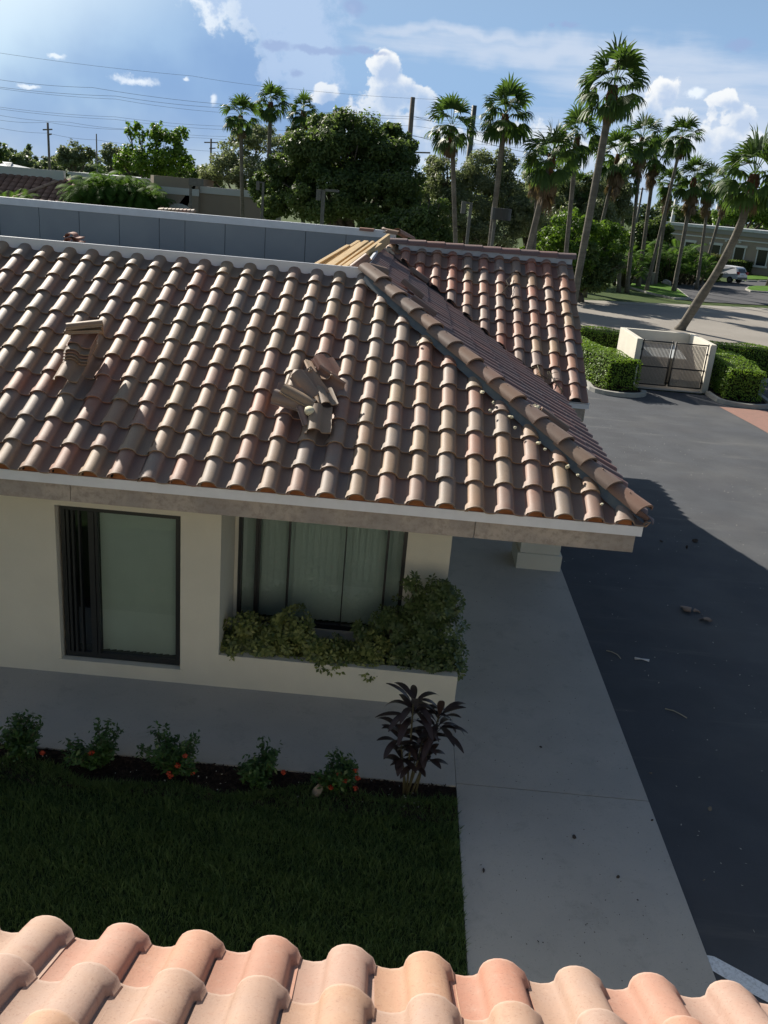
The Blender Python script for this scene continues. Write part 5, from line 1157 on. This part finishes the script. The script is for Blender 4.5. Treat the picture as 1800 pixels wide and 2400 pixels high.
tbox('roof_unit', (LL*.60, 3, HT+.001), (LL*.66, 6, HT+.7), GREYM)
def along(xpix):                         # parameter along the wall of the column seen at xpix
    d = ray(xpix, 560); t_ = -(dv.dot(CAMP-A0))/dv.dot(d); return (CAMP+d*t_-A0).dot(du)
for xp in (1484, 1541, 1594, 1645, 1700):
    s0 = along(xp)-.6; w = 1.25; fr = MB()
    for a_, b_ in (((s0-.15, -.1, 1.15), (s0, -.004, 3.05)), ((s0+w, -.1, 1.15), (s0+w+.15, -.004, 3.05)), ((s0-.3, -.18, 3.05), (s0+w+.3, -.004, 3.35)), ((s0-.3, -.18, .9), (s0+w+.3, -.004, 1.15))): fr.box(a_, b_, Mx)
    wn_ = fr.build('window', TRIM, tb); g = MB(); g.box((s0, -.05, 1.15), (s0+w, -.004, 3.05), Mx); g.build('pane', mat('dark_pane', (.015, .02, .022), .15, .6), wn_)
for xp in (1562, 1592): 
    s0 = along(xp); m0 = MB(); m0.box((s0-.12, -.3, HT-1.75), (s0+.12, -.003, HT-1.55), Mx); m0.build('floodlight', TRIM, tb)

# ------------------------------------------------------------------ white car
def car():
    c0 = (C5(1265, 862)+C5(1395, 872))*.5; t = thing('parked_car', 'white hatchback style utility car parked beyond the leaning palm', 'car', (c0.x, c0.y+1.0, 0)); L, W2 = 4.4, .9
    prof = [(-2.2, .45), (-2.22, .95), (-2.1, 1.05), (-1.95, 1.50), (-1.7, 1.66), (-.2, 1.70), (.45, 1.6), (1.05, 1.08), (1.9, .95), (2.15, .75), (2.2, .4)]
    def loft(ins, pts):
        vs = []; n = len(pts)
        for s_, in_ in ((-1, 0), (1, 0)):
            for x, z in pts: vs.append((x, s_*(W2-(.16 if z > 1.1 else 0)), z))
        return vs, [tuple(range(n))[::-1], tuple(range(n, 2*n))]+[(i, i+1, n+i+1, n+i) for i in range(n-1)]+[(n-1, 0, n, 2*n-1)]
    PAINTW = mat('white_car_paint', (.78, .79, .82), .25, .6); vs, fs = loft(0, prof); mbx = MB(); mbx.add(vs, fs); o = mbx.build('body', PAINTW, bevel=.06); o.parent = t
    gl = mat('car_glass', (.01, .012, .014), .08, .8)
    mbx = MB(); mbx.add([(-2.10, -.66, 1.10), (-2.10, .66, 1.10), (-1.955, .6, 1.48), (-1.955, -.6, 1.48)], [(0, 1, 2, 3)]); o = mbx.build('rear_window', gl); o.parent = t; o.location = (-.03, 0, .01)
    for s_ in (-1, 1):
        mbx = MB(); y = s_*(W2+.012); mbx.add([(-1.75, y-s_*.13, 1.12), (.85, y-s_*.13, 1.12), (.4, y-s_*.15, 1.52), (-1.6, y-s_*.15, 1.56)], [(0, 1, 2, 3)]); mbx.build('side_window', gl).parent = t
        mbx = MB(); mbx.box((-2.25, s_*.62-.12, .98), (-2.0, s_*.62+.26 if s_ > 0 else s_*.62+.12, 1.22)); 
        mbx = MB(); mbx.box((-2.26, min(s_*.66, s_*.9), .92), (-2.02, max(s_*.66, s_*.9), 1.2)); mbx.build('tail_light', mat('red_lens', (.35, .02, .015), .2, .6)).parent = t
        for x in (-1.35, 1.4):
            mbx = MB(); mbx.tube([(x, s_*(W2-.2), .33), (x, s_*(W2+.02), .33)], .33, 18, smooth=False); w_ = mbx.build('wheel', BLACKM); w_.parent = t
            mbx = MB(); mbx.tube([(x, s_*(W2+.021), .33), (x, s_*(W2+.03), .33)], .19, 14, smooth=False); r_ = mbx.build('rim', GREYM); r_.parent = w_
    mbx = MB(); mbx.box((-2.28, -.85, .42), (-2.2, .85, .66)); mbx.build('bumper', GREYM).parent = t
    mbx = MB(); mbx.box((-2.25, -.26, .80), (-2.235, .26, .93)); mbx.build('number_plate', TRIM).parent = t
    t.rotation_euler = (0, 0, R(128)); return t
car()

# ------------------------------------------------------------------ lamp posts, poles and wires
def lamp_post(label, x, ytop, Y, head, h=None, group='parking lot lamp posts'):
    c = P(x, ytop, Y); t = thing('lamp_post', label, 'lamp post', (c.x, Y, 0), group); z = c.z; mbx = MB(); mbx.box((-.07, -.07, 0), (.07, .07, z)); mbx.build('pole', GREYM).parent = t
    mbx = MB()
    if head == 'box': mbx.box((-.08, -.2, z-.42), (.75, .2, z+.02))
    elif head == 'left': mbx.box((-.42, -.15, z-.5), (-.22, .15, z+.02)); mbx.box((-.215, -.03, z-.08), (.075, .03, z))
    elif head == 'flat': mbx.box((.08, -.18, z-.05), (.62, .18, z+.04)); mbx.box((-.28, -.15, z-.42), (-.09, .15, z))
    elif head == 'drum': mbx.tube([(.25, 0, z-.5), (.25, 0, z+.02)], .48, 18, smooth=False)
    mbx.build('lamp_head', GREYM if head != 'drum' else BLACKM).parent = t
lamp_post('lamp post with a boxy head in front of the arched block', 412, 385, 58, 'box')
lamp_post('lamp post with a flat head standing before the broad dark tree', 699, 410, 38, 'flat')
lamp_post('thicker lamp post at the right end of the far taupe wing', 569, 393, 58, 'left')
lamp_post('lamp post close to the second palm trunk, behind the far parapet', 578, 398, 62, 'left')
lamp_post('thin lamp post with a bent head between the first and second tall palms', 1018, 437, 42, 'left')
lamp_post('lamp post with a wide black drum head at the second tall palm', 1072, 450, 44, 'drum')
def pole(label, x, ytop, Y, r, arms, lean=0.0, hh=0, ma=POLEW):
    c = P(x, ytop, Y); t = thing('utility_pole', label, 'utility pole', (c.x-lean, Y, 0), 'utility poles'); mbx = MB(); mbx.tube([(0, 0, 0), (lean, 0, c.z)], [r*1.2, r*.8], 9); mbx.build('pole', ma).parent = t
    for (dz, L0, L1) in arms:
        mbx = MB(); mbx.bar((lean+L0, 0, c.z-dz), (lean+L1, 0, c.z-dz+.12), .16, .14); mbx.build('cross_arm', ma).parent = t
    return t
pole('wooden utility pole at the far left above the tiled building', 103, 265, 110, .15, [(.8, -.6, .5), (1.3, 0, .4)])
pole('dark thin utility pole left of the bright open tree', 208, 289, 118, .09, [], ma=GREYM)
pole('utility pole with a short cross arm between the open tree and the grey tree', 456, 300, 125, .15, [(.5, -.9, .9), (1.2, -.2, .6)])
pole('tall tan utility pole with two arms in front of the white cumulus', 892, 210, 95, .28, [(5.0, 0, 2.2), (8.6, 0, 2.2)], lean=-.1)
pole('grey utility pole behind the first tall palm crown', 1025, 228, 92, .30, [(6.6, 0, 1.6), (8.0, 0, 1.6)], ma=GREYM)
pole('distant concrete pole in the gap between the right palms', 1461, 430, 160, .35, [], ma=TRIM)
pole('distant thin pole with insulators left of the concrete one', 1388, 405, 150, .2, [(.3, -.9, .9)], ma=GREYM)
pole('distant white pole behind the yellow green tree', 1552, 440, 165, .35, [], ma=TRIM)
WIRE = mat('dark_wire', (.16, .19, .23), .6, .2)
def wire(label, pts, Ya, Yb, rad=.022, sag=.0):
    n = 26; out = []
    q = [P(x, y, Ya+(Yb-Ya)*k/(len(pts)-1)) for k, (x, y) in enumerate(pts)]
    for i in range(len(q)-1):
        for k in range(10):
            f = k/10; v = q[i].lerp(q[i+1], f); v.z -= sag*4*f*(1-f); out.append(v)
    out.append(q[-1]); mbx = MB(); mbx.tube(out, rad, 4, caps=False); tag(mbx.build('power_line', WIRE), label, 'power line', 'power lines')
c1 = lambda x, y: (x*.5, y*.5)
wn = ['highest', 'second highest', 'third highest', 'fourth highest', 'fifth highest', 'sixth highest', 'seventh highest', 'lowest but one', 'lowest']
Wl = [((-20, 226), (830, 328), (1280, 385), (1900, 430)), ((-20, 342), (400, 378), (960, 450), (1800, 505), (2400, 560)), ((-20, 374), (500, 415), (960, 466), (1800, 515), (2400, 575)), ((-20, 380), (500, 428), (960, 486), (1800, 545), (2400, 620)),
      ((-20, 460), (500, 505), (970, 545), (1800, 590), (2400, 650)), ((-20, 468), (500, 516), (970, 560), (1800, 620)), ((-20, 495), (300, 528), (600, 560), (980, 590)), ((-20, 516), (207, 528), (530, 560), (912, 598), (1400, 620)), ((-20, 549), (208, 575), (416, 604), (700, 630), (980, 655))]
for k, w in enumerate(Wl): wire('%s of the dark wires crossing the sky from the left edge' % wn[k], [c1(*a) for a in w], 96, 118, 0.013 if k not in (1, 2) else .016, sag=.15)
for k, (a, b) in enumerate((((890, 292), (1180, 345)), ((1022, 325), (1180, 372)), ((895, 252), (1200, 310)), ((1022, 300), (1200, 335)))):
    wire(['wire from the lower arm of the tan pole to the right palms', 'lowest wire right of the grey pole', 'wire from the upper arm of the tan pole to the right palms', 'middle wire right of the grey pole'][k], [a, b], 94, 112, .02, .3)

# ------------------------------------------------------------------ far tree line
def treeline(name, label, xs, Y, seed, leaf, dens, lm=L_FAR):
    rsx = np.random.RandomState(seed); blobs = []
    for (x, ytop, r) in xs:
        blobs.append(B(x, ytop+r*.8, Y+rsx.uniform(-8, 8), r*1.3, r)); blobs.append(B(x, ytop+r*2.0, Y-4, r*1.6, r*1.2))
    o = crown_mesh(name, None, blobs, leaf, lm, dens, seed, sub=10, lo=.6); tag(o, label, 'tree line', kind='stuff')
treeline('far_trees', 'distant low tree line along the left horizon', [(x, 338+.0875*x-10-8*math.sin(x*.05)-6*math.sin(x*.13), 12) for x in range(-40, 480, 16)], 210, 401, 1.1, 3.0)
treeline('far_trees', 'distant tree line behind the palms and the taupe building', [(x, 330+.0875*x-14-8*math.sin(x*.04)-6*math.sin(x*.11), 14) for x in range(880, 1700, 18)], 190, 402, 1.0, 3.2)
tree('round_tree', 'rounded grey green tree right of the far left pole', base_at(160, 150), [B(135, 330, 150, 26, 20), B(165, 328, 150, 30, 20), B(190, 335, 150, 20, 18), B(150, 345, 149, 40, 14)], .5, L_OAK, 16, 403, .4)
tree('round_tree', 'smaller rounded grey green tree just left of the bright open tree', base_at(240, 150), [B(238, 328, 150, 26, 18), B(262, 335, 150, 22, 20), B(240, 345, 149, 34, 14)], .5, L_OAK, 16, 404, .4)
tree('round_tree', 'dark tree crown cut by the left edge of the picture', base_at(0, 150), [B(0, 320, 150, 14, 20), B(-10, 335, 150, 18, 16)], .5, L_FIG, 16, 405, .4)
tree('cypress_tree', 'tiny pointed dark tree above the far left tree line', base_at(62, 220), [B(62, 320, 220, 4, 12), B(62, 335, 220, 4, 12)], .5, L_FIG, 20, 406, .3)

tree('oak_tree', 'grey green oak filling the gap between the wide crowned palm and the bright green tree', base_at(1150, 84), [B(1150, 400, 84, 40, 34), B(1210, 395, 84, 44, 36), B(1180, 440, 83, 60, 40), B(1110, 430, 83, 40, 40), B(1150, 490, 82, 70, 34)], .26, L_OAK, 45, 120, .35, sub=18)
tree('oak_tree', 'grey green oak between the broad dark tree and the first tall palm', base_at(930, 74), [B(925, 400, 74, 34, 40), B(950, 440, 74, 40, 40), B(905, 460, 73, 30, 30), B(980, 450, 73, 40, 40)], .24, L_OAK, 50, 121, .3, sub=18)
tree('leafy_tree', 'mid green low tree under the bright open tree behind the arched block', base_at(420, 95), [B(420, 372, 95, 36, 14), B(460, 385, 95, 30, 16), B(380, 372, 96, 26, 10)], .3, L_MID, 30, 122, .2)

mb = MB(); q0, q1, q2, q3 = Vector((bx0-.003, Yk, zt)), Vector((bx0-.003, Yk, 0)), Vector((bx0-1.35, Yk+2.7, 0)), Vector((bx0-.62, Yk+1.3, zt))
mb.add([q0, q1, q2, q3, Vector((bx0-.003, Yk+1.3, zt)), Vector((bx0-.003, Yk+2.7, 0))], [(0, 3, 2, 1), (0, 4, 3), (3, 4, 5, 2)]); mb.build('buttress', TAUPE, fb)
mb = MB(); rq = np.random.RandomState(6)
for k in range(9):
    a = P(343+k*8.2, 459+k*.4, 21.6); cap_tile(mb, a+Vector((.13, 0, 0)), a, (0, 0, 1), .26, .22, .10, float(rq.uniform(0, 1)), lift=.02)
mb.build('rear_ridge_caps', TILE, office)

# pale litter in the mulch, grit on the asphalt and on the tiles
rl = np.random.RandomState(88)
def litter(name, label, n, x0, x1, y0, y1, z, size, ma):
    c = np.zeros((n, 3)); c[:, 0] = rl.uniform(x0, x1, n); c[:, 1] = rl.uniform(y0, y1, n); c[:, 2] = z
    V, Fq = leaves(c, np.tile([0, 0, 1.], (n, 1)), size, size*.6, rl, jitter=.3); tag(npmesh(name, V, Fq, ma), label, 'litter', kind='stuff')
LIT = mat('pale_litter', (.42, .40, .34), .9)
litter('mulch_litter', 'tiny pale flecks scattered in the mulch', 110, -6, .9, 7.6, 8.0, .028, .022, LIT)
litter('asphalt_grit', 'tiny pale grit scattered over the asphalt', 420, 3.15, 9.0, 6.0, 26.0, .004, .028, LIT)
litter('walkway_grit', 'tiny dark grit scattered over the concrete walkway', 260, 1.0, 3.05, 5.0, 14.0, .016, .016, SC)
